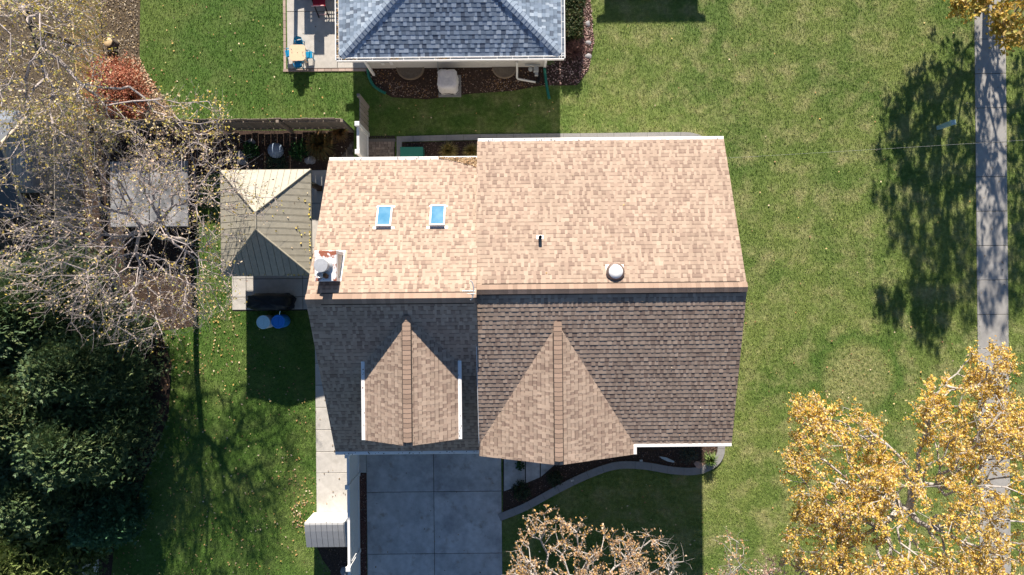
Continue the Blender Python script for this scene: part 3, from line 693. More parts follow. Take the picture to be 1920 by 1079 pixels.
# small aerial at the step between the two ridges
an = MB(); c = W(886, 552, ZL + 0.02); an.tube([c, c + Vector((0, 0, 0.75))], 0.018, 6)
an.tube([c + Vector((-0.26, 0.1, 0.55)), c + Vector((0.1, 0.1, 0.55))], 0.012, 5)
ao = an.build('aerial', M['galv'], house)
b = MB(); pts = [c + Vector((-0.03 + 0.10 * math.sin(t), 0.28 * math.cos(t) + 0.12, 0.6)) for t in [math.pi * k / 10 for k in range(11)]]
b.tube(pts, 0.02, 5); b.build('dish', M['galv'], ao)
b = MB()
for k in range(5): b.tube([c + Vector((-0.12, 0.02, 0.28 + k * 0.1)), c + Vector((0.12, 0.02, 0.28 + k * 0.1))], 0.006, 4)
b.build('elements', M['galv'], ao)

# ---- the neighbour's house with the grey hip roof
nh = empty('neighbour_house', (-2, 12, 0), 'neighbouring house with blue-grey shingled hip roof and white gutters', 'house')
ze = 2.7; A0 = W(637, 107, ze); B0 = W(1052, 105, ze); xa, xb, ye = A0.x, B0.x, (A0.y + B0.y) / 2
RUN = 4.6; PT = 0.37; SX = 1.13
zr_n = ze + RUN * PT
roof = [[(xa, ye, ze), (xb, ye, ze), (xb - (xb - xa) / 2 * 0.999, ye + (xb - xa) / 2 / SX, ze + (xb - xa) / 2 / SX * PT)]]
yap = ye + (xb - xa) / 2 / SX; zap = ze + (xb - xa) / 2 / SX * PT; xm = (xa + xb) / 2; yend = yap + 6
roof += [[(xa, ye, ze), (xm, yap, zap), (xm, yend, zap), (xa, yend, ze)], [(xb, ye, ze), (xm, yap, zap), (xm, yend, zap), (xb, yend, ze)]]
nroof = roof_part('hip_roof', nh, roof, GREY, lo=0.004, hi=0.0075, wr=(0.09, 0.2), band=0.8)
for x_ in (xa, xb):
    s = 1 if x_ == xa else -1
    cap_run(nroof, (x_ + s * 0.04, ye + 0.04, ze + 0.012), (xm, yap, zap), M['cap_grey'], 0.145, 0.17, 0.17, 0.155, 0.016, 0.010)
cap_run(nroof, (xm, yap, zap), (xm, yend, zap), M['cap_grey'], 0.15, PT / SX, PT / SX, 0.16, 0.02, 0.008)
yw = W(850, 127.5, 0).y
wxa, wxb = W(690, 127, 0).x, W(1024, 127, 0).x
b = MB(); b.box(((wxa + wxb) / 2, yw + 0.075, 1.3), (wxb - wxa, 0.15, 2.6)); b.box((wxa + 0.075, yw + 5.15, 1.3), (0.15, 10, 2.6)); b.box((wxb - 0.075, yw + 5.15, 1.3), (0.15, 10, 2.6))
for k in range(12): b.box(((wxa + wxb) / 2, yw - 0.004, 0.2 + k * 0.2), (wxb - wxa, 0.02, 0.19))
b.build('wall', M['nsiding'], nh)
b = MB(); b.box(((xa + xb) / 2, (ye + yw) / 2 + 0.02, ze - 0.16), (xb - xa, abs(yw - ye), 0.02)); b.box(((xa + wxa) / 2, yw + 4, ze - 0.16), (wxa - xa, 8, 0.02)); b.box(((xb + wxb) / 2, yw + 4, ze - 0.16), (xb - wxb, 8, 0.02)); b.build('soffit', M['white'], nh)
def open_gutter(p0, p1, side):
    p0, p1 = Vector(p0), Vector(p1); d = p1 - p0; rz = math.atan2(d.y, d.x); n = Vector((-math.sin(rz), math.cos(rz), 0)) * side; mid = (p0 + p1) / 2; L_ = d.length
    b = MB(); b.box(tuple(mid + n * 0.115 - Vector((0, 0, 0.03))), (L_, 0.018, 0.13), rz); b.box(tuple(mid + n * 0.108 + Vector((0, 0, 0.03))), (L_, 0.03, 0.012), rz)
    b.box(tuple(mid + n * 0.0 - Vector((0, 0, 0.04))), (L_, 0.014, 0.12), rz)
    go = b.build('gutter', M['white'], nh)
    b = MB(); b.box(tuple(mid + n * 0.057 - Vector((0, 0, 0.09))), (L_, 0.1, 0.012), rz); b.build('trough', M['gutter_in'], go)
    k = int(L_ / 0.55)
    b = MB(); b.box((0, 0, 0), (0.014, 0.10, 0.008), rz); hm = b.build('hanger', M['white'], local=True); me = hm.data; bpy.data.objects.remove(hm)
    for i in range(k + 1): piece('hanger', me, go, p0 + d * ((i + 0.3) / (k + 0.6)) + n * 0.055 + Vector((0, 0, 0.02)))
open_gutter((xa - 0.10, ye - 0.02, ze), (xb + 0.10, ye - 0.02, ze), -1)
open_gutter((xa - 0.02, ye - 0.1, ze), (xa - 0.02, yend, ze), 1)
open_gutter((xb + 0.02, ye - 0.1, ze), (xb + 0.02, yend, ze), -1)
# unseen wings added to the same house beyond the picture's edge, for their shadows
rx0, rx1 = W(1118, 0, 0).x, W(1323, 0, 0).x
b = MB(); b.box(((rx0 + rx1) / 2, 18.4, 1.4), (rx1 - rx0 - 0.6, 5.0, 2.8)); b.box((W(646, 0).x + 2.0, 15.0, 1.4), (3.4, 4.4, 2.8)); b.build('unseen_wing_wall', M['nsiding'], nh)
wr2 = roof_part('unseen_wing_roof', nh, [[(rx0, 15.55, 2.72), (rx1, 15.55, 2.72), ((rx0 + rx1) / 2, 18.4, 3.7)], [(W(646, 0).x, 12.3, 2.72), (W(646, 0).x + 4, 12.3, 2.72), (W(646, 0).x + 2, 14.4, 3.5)]], GREY)
# downspouts with green hoses
b = MB(); b.box(tuple(W(689, 121, 1.25) + Vector((0, -0.03, 0))), (0.09, 0.07, 2.3)); b.build('downspout', M['white'], nh)
b = MB(); b.box((wxb - 0.06, yw - 0.05, 1.25), (0.09, 0.07, 2.4)); ds2 = b.build('downspout', M['white'], nh)
hz = [W(690, 129, 0.25), W(690, 136, 0.1), W(693, 147, 0.07), W(700, 160, 0.06), W(711, 169, 0.06), W(723, 175, 0.06)]
b = MB(); b.tube(smooth_poly(hz, False, 5), 0.055, 9); b.build('drain_hose', M['green'], nh)
hz = [W(1021, 129, 0.25), W(1022, 138, 0.1), W(1024, 155, 0.07), W(1027, 172, 0.06), W(1030, 186, 0.06)]
b = MB(); b.tube(smooth_poly(hz, False, 5), 0.055, 9); b.build('drain_hose', M['green'], nh)
# window wells with covers
for (px, r) in ((770, 26), (946, 23)):
    c = W(px, 128, 0); R = r / 49.2; b = MB()
    arc = [(c.x + R * math.cos(t), c.y - 0.96 * R * math.sin(t) * 0.93) for t in [math.pi * k / 20 for k in range(21)]]
    inn = [(c.x + (R - 0.045) * math.cos(t), c.y - 0.96 * (R - 0.045) * math.sin(t) * 0.93) for t in [math.pi * k / 20 for k in range(21)]]
    for k in range(20): b.prism([arc[k], arc[k + 1], inn[k + 1], inn[k]], 0.0, 0.16)
    wo = b.build('window_well', mat('well_rim', (0.24, 0.19, 0.14), 0.6, var=0.1), nh); b = MB(); b.prism(inn, 0.10, 0.125)
    for k in (0.25, 0.5, 0.75): b.tube([(c.x + (R * k) * math.cos(t), c.y - R * k * 0.9 * math.sin(t) - 0.02, 0.128) for t in [math.pi * q / 10 for q in range(11)]], 0.006, 4)
    b.build('well_cover', M['well'], wo)
# meters and pipes on the wall
def wallpt(px, z, out=0.05): return Vector((W(px, 120, z).x, yw - out, z))
b = MB(); b.box(tuple(wallpt(718, 1.45, 0.08)), (0.30, 0.14, 0.75)); mo = b.build('meter_box', M['meter'], nh)
b = MB(); b.tube([wallpt(717.5, 1.6, 0.15), wallpt(717.5, 1.6, 0.25)], 0.085, 14); b.build('meter_dial', M['galv'], mo)
b = MB(); b.box(tuple(wallpt(709, 1.5, 0.03)), (0.10, 0.03, 2.0)); b.box(tuple(wallpt(726, 1.5, 0.03)), (0.10, 0.03, 2.0)); b.build('trim_board', M['white'], nh)
b = MB(); b.box(tuple(wallpt(697, 1.75, 0.05)), (0.16, 0.08, 0.22)); b.build('outlet_box', mat('beige_box', (0.5, 0.42, 0.25), 0.5), nh)
b = MB(); b.tube([wallpt(699, 1.3, 0.06) + Vector((0.1 * math.cos(t), 0, 0.1 * math.sin(t))) for t in [0.5 * k for k in range(13)]], 0.025, 6); b.build('coiled_hose', M['black'], nh)
b = MB(); b.box(tuple(wallpt(820, 1.2, 0.06)), (0.13, 0.10, 0.24)); sw = b.build('switch_box', M['meter'], nh); b = MB(); b.tube([wallpt(820, 1.1, 0.05), wallpt(821, 0.4, 0.06), W(822, 139, 0.25)], 0.018, 6); b.build('conduit', M['meter'], sw)
b = MB(); b.tube([wallpt(969, 0.8, 0.06), W(969.5, 131, 0.5), W(969.3, 146, 0.25), W(971, 148.5, 0.22), W(1004, 154.5, 0.1)], 0.04, 8); pp = b.build('drain_pipe', M['pipe'], nh)
b = MB(); b.tube([W(1004, 154.5, 0.1), W(1009, 155, 0.06), W(1011, 147, 0.05), W(1009, 140, 0.05)], 0.05, 8); b.build('pipe_elbow', M['black'], pp)
b = MB(); b.tube([wallpt(984, 0.55, 0.1), wallpt(1013, 0.55, 0.1)], 0.028, 7); gm = b.build('gas_pipe', M['meter'], nh)
b = MB(); q = W(1005, 131, 0.45); b.box(tuple(q), (0.18, 0.16, 0.28)); b.lathe(q + Vector((-0.2, 0.03, -0.1)), [(0.07, 0), (0.09, 0.05), (0.09, 0.12), (0.05, 0.16)], 14); b.box(tuple(q + Vector((0.02, -0.12, -0.12))), (0.12, 0.14, 0.16)); b.build('gas_meter', M['meter'], gm)
# fabric-covered appliance at the house wall
ac = empty('air_conditioner', W(842, 158, 0), 'air conditioner under a pale grey fabric cover beside the neighbouring house', 'air conditioner')
c = W(842, 160, 0); b = MB(); b.chbox((c.x + 0.03, c.y - 0.05, 0.04), (0.86, 0.82, 0.08), 0.01); b.build('pad', M['curb'], ac)
b = MB()
def wob(t, j): 
    q = 1.0 / max(abs(math.cos(t)), abs(math.sin(t))) ; q = min(q, 1.22)
    return q * (1 + 0.035 * math.sin(5 * t + j) + 0.02 * math.sin(11 * t + 2 * j) + 0.015 * math.sin(17 * t - j))
b.lathe((c.x, c.y, 0.08), [(0.38, 0), (0.37, 0.2), (0.36, 0.45), (0.36, 0.66), (0.335, 0.73), (0.26, 0.75), (0.13, 0.735), (0.02, 0.73)], 40, wob=wob)
b.build('cover', M['cover'], ac)
b = MB(); b.lathe((c.x, c.y, 0.16), [(0.385, 0), (0.392, 0.012), (0.385, 0.024)], 40, wob=wob); b.build('cord', M['black'], ac)

# ------------------------------------------------------------------ gazebo
gz = empty('gazebo', W(500, 425, 0), 'hip-roofed gazebo of grey-green metal panels beside the house', 'gazebo')
zge_ = 2.2; e0 = W(413.5, 319, zge_); e1 = W(584, 517, zge_); gx0, gx1, gy1, gy0 = e0.x, e1.x, e0.y, e1.y; gy1 = W(500, 319, zge_).y; gy0 = W(500, 517, zge_).y
ra = W(485, 398, 3.15); rb = W(484, 431, 3.15); rxm = (gx0 + gx1) / 2
R0, R1 = Vector((rxm, ra.y, 3.15)), Vector((rxm, rb.y, 3.15)); C = [Vector((gx0, gy1, zge_)), Vector((gx1, gy1, zge_)), Vector((gx1, gy0, zge_)), Vector((gx0, gy0, zge_))]
faces = [[C[0], R0, C[1]], [C[1], R0, R1, C[2]], [C[2], R1, C[3]], [C[3], R1, R0, C[0]]]
b = MB()
for f in faces: b.slab([p - Vector((0, 0, 0.02)) for p in f], 0.03)
gr = b.build('roof', M['gazdark'], gz)
for f in faces:
    q, low, U, V, N = uv_poly(f); u0 = min(p[0] for p in q); u1 = max(p[0] for p in q); k = int(round((u1 - u0) / 0.23)); st = (u1 - u0) / k
    for i in range(k):
        r = clip([(u0 + i * st + 0.006, -1), (u0 + (i + 1) * st - 0.006, -1), (u0 + (i + 1) * st - 0.006, 9), (u0 + i * st + 0.006, 9)], q)
        if len(r) < 3: continue
        tl = random.uniform(0.0, 0.006); P = [low + U * p[0] + V * p[1] + N * (0.012 + tl * (p[0] - u0 - i * st) / st) for p in r]
        b = MB(); b.slab(P, 0.02, N=N)
        ue = u0 + (i + 1) * st - 0.012; rr = clip([(ue - 0.016, -1), (ue, -1), (ue, 9), (ue - 0.016, 9)], q)
        if len(rr) >= 3: b.slab([low + U * p[0] + V * p[1] + N * 0.019 for p in rr], 0.009, N=N)
        b.build('roof_panel', M['gaz'], gr)
for a_, c_ in ((C[0], R0), (C[1], R0), (C[2], R1), (C[3], R1), (R0, R1)):
    b = MB(); b.tube([a_ + Vector((0, 0, 0.02)), c_ + Vector((0, 0, 0.03))], 0.04, 6); b.build('hip_cap', M['gaz'], gr)
b = MB()
for i in range(4):
    a_, c_ = C[i], C[(i + 1) % 4]; d = c_ - a_; b.box(tuple((a_ + c_) / 2 + Vector((0, 0, -0.045))), (d.length + 0.04, 0.03, 0.09), math.atan2(d.y, d.x))
b.build('fascia', M['gaz'], gr)
pm = MB(); pm.box((0, 0, 1.08), (0.15, 0.15, 2.1)); pm.box((0, 0, 0.06), (0.20, 0.20, 0.08)); o = pm.build('post', M['brownpost'], local=True); pme = o.data; bpy.data.objects.remove(o)
for (sx, sy) in ((0, 0), (0, 1), (1, 0), (1, 1)):
    piece('post', pme, gz, (gx0 + 0.35 if sx == 0 else gx1 - 0.28, gy0 + 0.35 if sy == 0 else gy1 - 0.35, 0.03))
b = MB()
for yy in (gy0 + 0.35, gy1 - 0.35): b.box((rxm, yy, 2.06), (gx1 - gx0 - 0.5, 0.1, 0.14))
for xx in (gx0 + 0.35, gx1 - 0.28): b.box((xx, (gy0 + gy1) / 2, 2.06), (0.1, gy1 - gy0 - 0.8, 0.139))
b.build('beam', M['brownpost'], gz)
b = MB(); b.box((rxm + 0.15, gy1 - 0.35, 1.62), (gx1 - gx0 - 0.5, 0.04, 0.72)); b.build('shade_panel', M['gazdark'], gz)  # unseen panel added below the north beam to keep sun off the pad
# ------------------------------------------------------------------ things round the gazebo
t = empty('grill', W(517, 566, 0), 'barbecue grill under a black tarp on the pad below the gazebo', 'grill')
c = W(514, 566, 0); b = MB(); nn = 44; vs = []; prof = [(1.0, 0.03), (0.99, 0.3), (0.97, 0.62), (0.9, 0.74), (0.62, 0.83), (0.25, 0.85)]
for j, (r, z) in enumerate(prof):
    for k in range(nn):
        a_ = 2 * math.pi * k / nn; cx_, cy_ = math.copysign(abs(math.cos(a_)) ** 0.55, math.cos(a_)), math.copysign(abs(math.sin(a_)) ** 0.6, math.sin(a_))
        q = r * (1 + 0.04 * math.sin(7 * a_ + j) + 0.03 * math.sin(13 * a_)); vs.append((c.x + 0.83 * cx_ * q, c.y + 0.33 * cy_ * q, z + 0.03 * math.sin(5 * a_ + j)))
fs = [(j * nn + k, j * nn + (k + 1) % nn, (j + 1) * nn + (k + 1) % nn, (j + 1) * nn + k) for j in range(len(prof) - 1) for k in range(nn)] + [tuple(range((len(prof) - 1) * nn, len(prof) * nn))]
b.add(vs, fs, smooth=True); b.build('tarp', M['tarp'], t)
b = MB(); b.box((c.x + 0.75, c.y - 0.05, 0.5), (0.35, 0.42, 0.05)); b.build('side_shelf', M['black'], t)
def barrel(px, py, m, ml, label):
    h = 0.72; c0 = W(px, py, h); t = empty('barrel', (c0.x, c0.y, 0), label, 'barrel', 'round barrels on the lawn edge')
    b = MB(); b.lathe((c0.x, c0.y, 0), [(0.22, 0.0), (0.245, 0.1), (0.25, 0.35), (0.245, 0.6), (0.235, h - 0.03)], 28); b.build('body', m, t)
    b = MB(); b.lathe((c0.x, c0.y, 0), [(0.25, h - 0.04), (0.255, h), (0.215, h + 0.004), (0.205, h - 0.015), (0.19, h - 0.012), (0.02, h - 0.006)], 28); b.box((c0.x, c0.y, h), (0.26, 0.035, 0.02), 1.4); b.build('lid', ml, t)
    return t
barrel(493.5, 604.5, M['vinyl'], M['ltblue'], 'barrel with a light blue lid in the gazebo shade')
bt = barrel(521.5, 603.5, M['bluebarrel'], M['bluebarrel'], 'dark blue barrel standing close beside the pale-lidded one')
b = MB(); q = W(524, 590, 0.75); b.tube([q, q + Vector((0.06, 0.13, 0.1))], 0.014, 6); b.build('handle', M['ltblue'], bt)
# pleated cover, rocks and plants in the shady garden
c = W(514, 281, 0.45); t = empty('covered_planter', (c.x, c.y, 0), 'round planter under a pleated blue-grey cover in the shaded garden bed', 'planter')
b = MB(); b.lathe((c.x, c.y, 0), [(0.20, 0.0), (0.27, 0.18), (0.285, 0.32), (0.25, 0.44), (0.16, 0.52), (0.03, 0.545)], 72, wob=lambda t_, j: 1 + 0.035 * math.sin(16 * t_ + 0.8 * j)); b.build('cover', M['bluegrey'], t)
def rock(name, px, py, r, label, m=None, sq=0.6, seed=0, cat='stone', group=None):
    R_ = random.Random(seed); c = W(px, py, 0); b = MB(); prof = [(1.0, -0.05), (1.0, 0.25 * sq), (0.85, 0.62 * sq), (0.5, 0.88 * sq), (0.15, 1.0 * sq)]; ph = R_.uniform(0, 6)
    b.lathe((c.x, c.y, 0), [(r * p, r * z) for p, z in prof], 11, wob=lambda t_, j: 1 + 0.18 * math.sin(2 * t_ + ph) + 0.1 * math.sin(3 * t_ + ph * 2 + j) + 0.06 * math.sin(5 * t_), smooth=False)
    return tag(b.build(name, m or M['stone']), label, cat, group)
rock('garden_stone', 582, 301, 0.19, 'pale angular stone beside the gazebo corner in the shade', seed=3)
rock('garden_stone', 470, 268, 0.17, 'bluish stone by the dark hosta left of the pleated planter', seed=4)
rock('garden_stone', 453, 297, 0.25, 'flat slate-blue stone among twigs above the gazebo corner', seed=5, sq=0.35)
rock('garden_stone', 1102, 45, 0.11, 'topmost small grey stone in the red mulch by the grey roof', seed=6)
rock('garden_stone', 1103, 81, 0.11, 'middle small grey stone in the red mulch by the grey roof', seed=7)
rock('garden_stone', 1103, 106, 0.12, 'lowest small grey stone in the red mulch by the grey roof', seed=8)
rock('garden_stone', 1310, 872, 0.16, 'pinkish rock at the sunny end of the curved front bed', mat('pink_stone', (0.45, 0.30, 0.25), 0.9, var=0.15), seed=9)
rock('garden_stone', 650, 1075, 0.24, 'grey boulder at the foot of the white fence', seed=10)
b = MB(); q = W(1252, 862, 0.03); b.add([q + Vector(p) for p in ((-0.32, 0.12, 0), (-0.05, 0.08, 0.03), (0.24, -0.06, 0.02), (0.27, -0.13, 0.0), (0.0, -0.07, 0.03), (-0.22, 0.03, 0.01),
    (-0.32, 0.12, -0.03), (-0.05, 0.08, -0.03), (0.24, -0.06, -0.03), (0.27, -0.13, -0.03), (0.0, -0.07, -0.03), (-0.22, 0.03, -0.03))],
    [(5, 4, 1, 0), (4, 3, 2, 1)] + [(i, (i + 1) % 6, 6 + (i + 1) % 6, 6 + i) for i in range(6)])
tag(b.build('splash_block', mat('pale_slate', (0.45, 0.52, 0.55), 0.6, var=0.15)), 'long pale slate-blue splash block lying in the front bed', 'splash block')
def path_light(px, py, rz, label):
    c = W(px, py, 0); t = empty('path_light', c, label, 'lamp', 'path lights along the front curb'); b = MB(); b.tube([c, c + Vector((0, 0, 0.22))], 0.014, 6); b.build('stake', M['black'], t)
    b = MB(); b.chbox(tuple(c + Vector((0, 0, 0.24))), (0.11, 0.065, 0.05), 0.012, rz); b.build('head', M['galv'], t)
path_light(1072, 898, 0.25, 'small path light on the curved curb, nearer the driveway')
path_light(1200, 861, 0.0, 'small path light on the curved curb below the front gutter')
b = MB(); q = W(776, 291, 0); t = empty('utility_box', q, 'green utility box against the back wall beside the paver landing', 'utility box')
b.chbox((q.x, q.y, 0.28), (0.82, 0.34, 0.56), 0.02); b.build('cabinet', M['greenbox'], t); b = MB(); b.chbox((q.x, q.y, 0.575), (0.86, 0.38, 0.03), 0.01); b.build('lid', M['greenbox'], t)
# stump in the gravel bed
c = W(212, 85, 0); t = empty('tree_stump', c, 'pale sawn tree stump in the bed beside the golden fence', 'stump')
b = MB(); b.lathe(c, [(0.24, 0), (0.20, 0.12), (0.185, 0.34), (0.185, 0.355)], 20, wob=lambda a_, j: 1 + 0.06 * math.sin(3 * a_) + 0.04 * math.sin(7 * a_)); b.build('bark', M['bark_dark'], t)
b = MB(); b.lathe(c, [(0.17, 0.356), (0.165, 0.362), (0.02, 0.362)], 20, wob=lambda a_, j: 1 + 0.06 * math.sin(3 * a_) + 0.04 * math.sin(7 * a_)); b.build('cut_face', M['stump'], t)
# utility pedestal in the shade of the street tree
c = W(1760, 240, 0); t = empty('utility_pedestal', c, 'slim pale blue-green utility pedestal in the tree shade by the sidewalk', 'utility post')
b = MB(); b.box((c.x, c.y, 0.42), (0.17, 0.15, 0.84), 0.1); b.build('post', M['ped'], t); b = MB(); b.chbox((c.x, c.y, 0.86), (0.20, 0.18, 0.06), 0.025, 0.1); b.build('cap', M['ped'], t)
# overhead service wire
b = MB(); p0 = Vector((xr + 0.02, W(1366, 296, 3.3).y, 3.25)); p1 = Vector(W(1920, 262, 5.6)); p1 = p0 + (p1 - p0) * 1.5; pts = []
for k in range(25):
    s = k / 24; q = p0.lerp(p1, s); q.z -= 0.5 * s * (1 - s); pts.append(q)
b.tube(pts, 0.0025, 5); tag(b.build('overhead_wire', M['wire']), 'thin overhead wire running from the house corner across the sidewalk', 'wire')

# ------------------------------------------------------------------ fences
def mesh_of(b, name, m):
    o = b.build(name, m, local=True); me = o.data; bpy.data.objects.remove(o); return me
def fence(name, A, B, label, m, h=1.75, pw=0.19, gap=0.045, t=0.022, side=1, topcut=0.0, posts=2.4, group=None):
    A, B = Vector((A[0], A[1], 0)), Vector((B[0], B[1], 0)); d = B - A; L_ = d.length; rz = math.atan2(d.y, d.x); u = d / L_; n = Vector((-u.y, u.x, 0)) * side
    t_ = empty(name, (A + B) / 2, label, 'fence', group)
    b = MB(); b.box((0, 0, h / 2), (pw, t, h - 0.06)); me = mesh_of(b, 'picket', m)
    k = int(L_ / (pw + gap))
    for i in range(k):
        piece('picket', me, t_, A + u * ((i + 0.5) * L_ / k) + n * 0.035 + Vector((0, 0, 0.05 + random.uniform(-0.02, 0.02))), (random.uniform(-0.012, 0.012), random.uniform(-0.01, 0.01), rz + random.uniform(-0.03, 0.03)))
    for z in (0.35, h - 0.3):
        b = MB(); b.box(tuple((A + B) / 2 + Vector((0, 0, z))), (L_, 0.045, 0.09), rz); b.build('rail', m, t_)
    b = MB(); b.box((0, 0, (h + 0.05) / 2), (0.1, 0.1, h + 0.05)); pme = mesh_of(b, 'post', m); kp = max(1, round(L_ / posts))
    for i in range(kp + 1): piece('post', pme, t_, A + u * (L_ * i / kp) - n * 0.06)
    return t_
f0, f1 = W(212, 249), W(668, 249)
fence('wooden_fence', (f0.x, f0.y), (f1.x - 0.12, f0.y), 'weathered brown picket fence between the back yard and the shaded garden', M['wood'], 1.72, 0.226, 0.013, side=1)
fx = W(197, 60).x
fence('wooden_fence', (fx + 0.1, W(0, 236).y), (fx - 0.5, 15.5), 'golden sunlit board fence beside the gravel bed under yellow leaves', M['goldwood'], 1.8, 0.145, 0.008, side=-1)
fx2 = W(157, 400).x
fence('wooden_fence', (fx2, W(0, 600).y), (fx2, W(0, 262).y), 'grey board fence half hidden under the bare pale branches', M['greywood'], 1.7, 0.145, 0.008, side=-1)
# the wooden gate standing open
g0, g1 = W(691, 250), W(691, 203); t = empty('wooden_gate', (g0.x, g0.y, 0), 'weathered wooden gate standing open at the end of the picket fence', 'gate')
b = MB(); b.box((0, 0, 0.78), (0.022, 0.135, 1.46)); me = mesh_of(b, 'picket', M['greywood'])
for i in range(5): piece('picket', me, t, (g0.x + 0.03, g0.y + 0.12 + i * 0.185, 0.12), (0, 0.0, 0))
for z in (0.4, 0.85, 1.3):
    b = MB(); b.box((g0.x - 0.01, (g0.y + g1.y) / 2, z), (0.05, g1.y - g0.y, 0.10)); b.build('rail', M['wood'], t)
for yy in (g0.y, g1.y + 0.03): b = MB(); b.box((g0.x - 0.01, yy, 0.83), (0.1, 0.1, 1.66)); b.build('post', M['greywood'], t)
# white vinyl fences
def vinyl_fence(name, x, y0, y1, posts, h, label, hinge=None):
    t = empty(name, (x, (y0 + y1) / 2, 0), label, 'fence')
    ps = sorted(posts)
    for p in ps:
        b = MB(); b.box((x, p, (h + 0.12) / 2), (0.13, 0.13, h + 0.12)); po = b.build('post', M['vinyl'], t)
        b = MB(); b.chbox((x, p, h + 0.14), (0.17, 0.17, 0.05), 0.02); b.build('post_cap', M['vinyl'], po)
    for a_, c_ in zip(ps[:-1], ps[1:]):
        l = c_ - a_ - 0.14; m_ = (a_ + c_) / 2
        b = MB(); b.box((x, m_, h - 0.06), (0.09, l, 0.12)); b.build('rail', M['vinyl'], t)
        b = MB(); b.box((x, m_, 0.14), (0.09, l, 0.12)); b.build('rail', M['vinyl'], t)
        k = max(1, round(l / 0.16)); bw = l / k; b = MB(); b.box((0, 0, (h - 0.32) / 2), (0.035, bw - 0.006, h - 0.33)); me = mesh_of(b, 'board', M['vinyl'])
        for i in range(k): piece('board', me, t, (x, a_ + 0.07 + bw * (i + 0.5), 0.20))
    return t
xv = W(673.5, 960).x
vf = vinyl_fence('vinyl_fence', xv, -12.5, W(0, 850).y, [-12.3, -9.93 - 0.0, W(660, 914, 1.8).y, W(660, 855, 1.8).y], 1.68, 'long white vinyl fence running along the left side of the driveway')
b = MB(); q = Vector((xv, -9.75, 1.6)); b.tube([q + Vector((0.07, 0, -0.1)), q + Vector((0.22, 0.26, -0.1))], 0.02, 6); b.build('brace', M['vinyl'], vf)
xv2 = W(690, 270).x
vinyl_fence('vinyl_gate', xv2, W(0, 300).y, W(0, 250).y, [W(690, 298).y - 0.1, W(690, 254).y], 1.70, 'short white vinyl fence section with gate at the back house corner')

# ------------------------------------------------------------------ storage box by the driveway fence
zb = 1.15; bl = W(570, 974, zb).x; br = xv - 0.12; byb = W(600, 961, 0).y; byf = W(600, 1025, 0.85).y
t = empty('storage_shed', ((bl + br) / 2, (byb + byf) / 2, 0), 'low storage shed with grey panelled lid against the white fence', 'storage shed')
b = MB(); b.box(((bl + br) / 2, byb - 0.03, 0.54), (br - bl - 0.04, 0.05, 1.08)); b.box(((bl + br) / 2, byf + 0.05, 0.4), (br - bl - 0.04, 0.05, 0.8))
for xx in (bl + 0.04, br - 0.04): b.box((xx, (byb + byf) / 2, 0.4), (0.04, byb - byf - 0.16, 0.82))
b.build('body', M['vinyl'], t)
k = 8; st = (br - bl) / k
for i in range(k):
    x0, x1 = bl + i * st + 0.006, bl + (i + 1) * st - 0.006; dd_ = byb - byf; prof = [(byb + 0.0, 1.08), (byb - 0.03, 1.125), (byb - 0.09, 1.14), (byb - dd_ * 0.35, 1.085), (byb - dd_ * 0.65, 1.0), (byf - 0.01, 0.89), (byf - 0.025, 0.83)]
    b = MB(); vs = [(x, y_, z_) for x in (x0, x1) for (y_, z_) in prof] + [(x, y_, z_ - 0.03) for x in (x0, x1) for (y_, z_) in prof]; n = len(prof)
    fs = [(j, j + 1, n + j + 1, n + j) for j in range(n - 1)] + [(2 * n + j, 3 * n + j, 3 * n + j + 1, 2 * n + j + 1) for j in range(n - 1)] + [(j, 2 * n + j, 2 * n + j + 1, j + 1) for j in range(n - 1)] + [(n + j, n + j + 1, 3 * n + j + 1, 3 * n + j) for j in range(n - 1)]
    b.add(vs, fs); b.build('lid_panel', M['shedgrey'], t)
b = MB(); b.box(((bl + br) / 2, (byb + byf) / 2, 0.80), (br - bl - 0.03, byb - byf - 0.12, 0.02)); b.build('inner_tray', M['black'], t)
for dx in (-0.06, 0.08): b = MB(); b.tube([((bl + br) / 2 + dx, byb + 0.01, 1.0), ((bl + br) / 2 + dx + 0.02, byb + 0.05, 1.07), ((bl + br) / 2 + dx + 0.04, byb + 0.01, 1.12)], 0.012, 5); b.build('hinge', M['black'], t)

# ------------------------------------------------------------------ neighbour's patio furniture
TZ = 0.46; c = W(557.5, 99, TZ); t = empty('kids_table', (c.x, c.y, 0), "small square tan children's table with rounded corners on the patio", 'table')
b = MB(); rr = 0.13; hw_ = 0.30; pts = []
for (sx, sy, a0) in ((1, 1, 0), (-1, 1, 90), (-1, -1, 180), (1, -1, 270)):
    for k in range(7): a_ = math.radians(a0 + 15 * k); pts.append((c.x + sx * (hw_ - rr) + rr * math.cos(a_), c.y + sy * (hw_ - rr) + rr * math.sin(a_)))
b.prism(pts, TZ - 0.025, TZ); b.build('table_top', M['table'], t)
b = MB(); b.tube([(c.x, c.y, TZ - 0.01), (c.x, c.y, TZ + 0.006)], 0.012, 8); b.build('umbrella_hole', M['black'], t)
for sx in (-1, 1):
    for sy in (-1, 1): b = MB(); b.tube([(c.x + sx * 0.2, c.y + sy * 0.2, TZ - 0.02), (c.x + sx * 0.24, c.y + sy * 0.24, 0.035)], 0.022, 7); b.build('leg', M['table'], t)
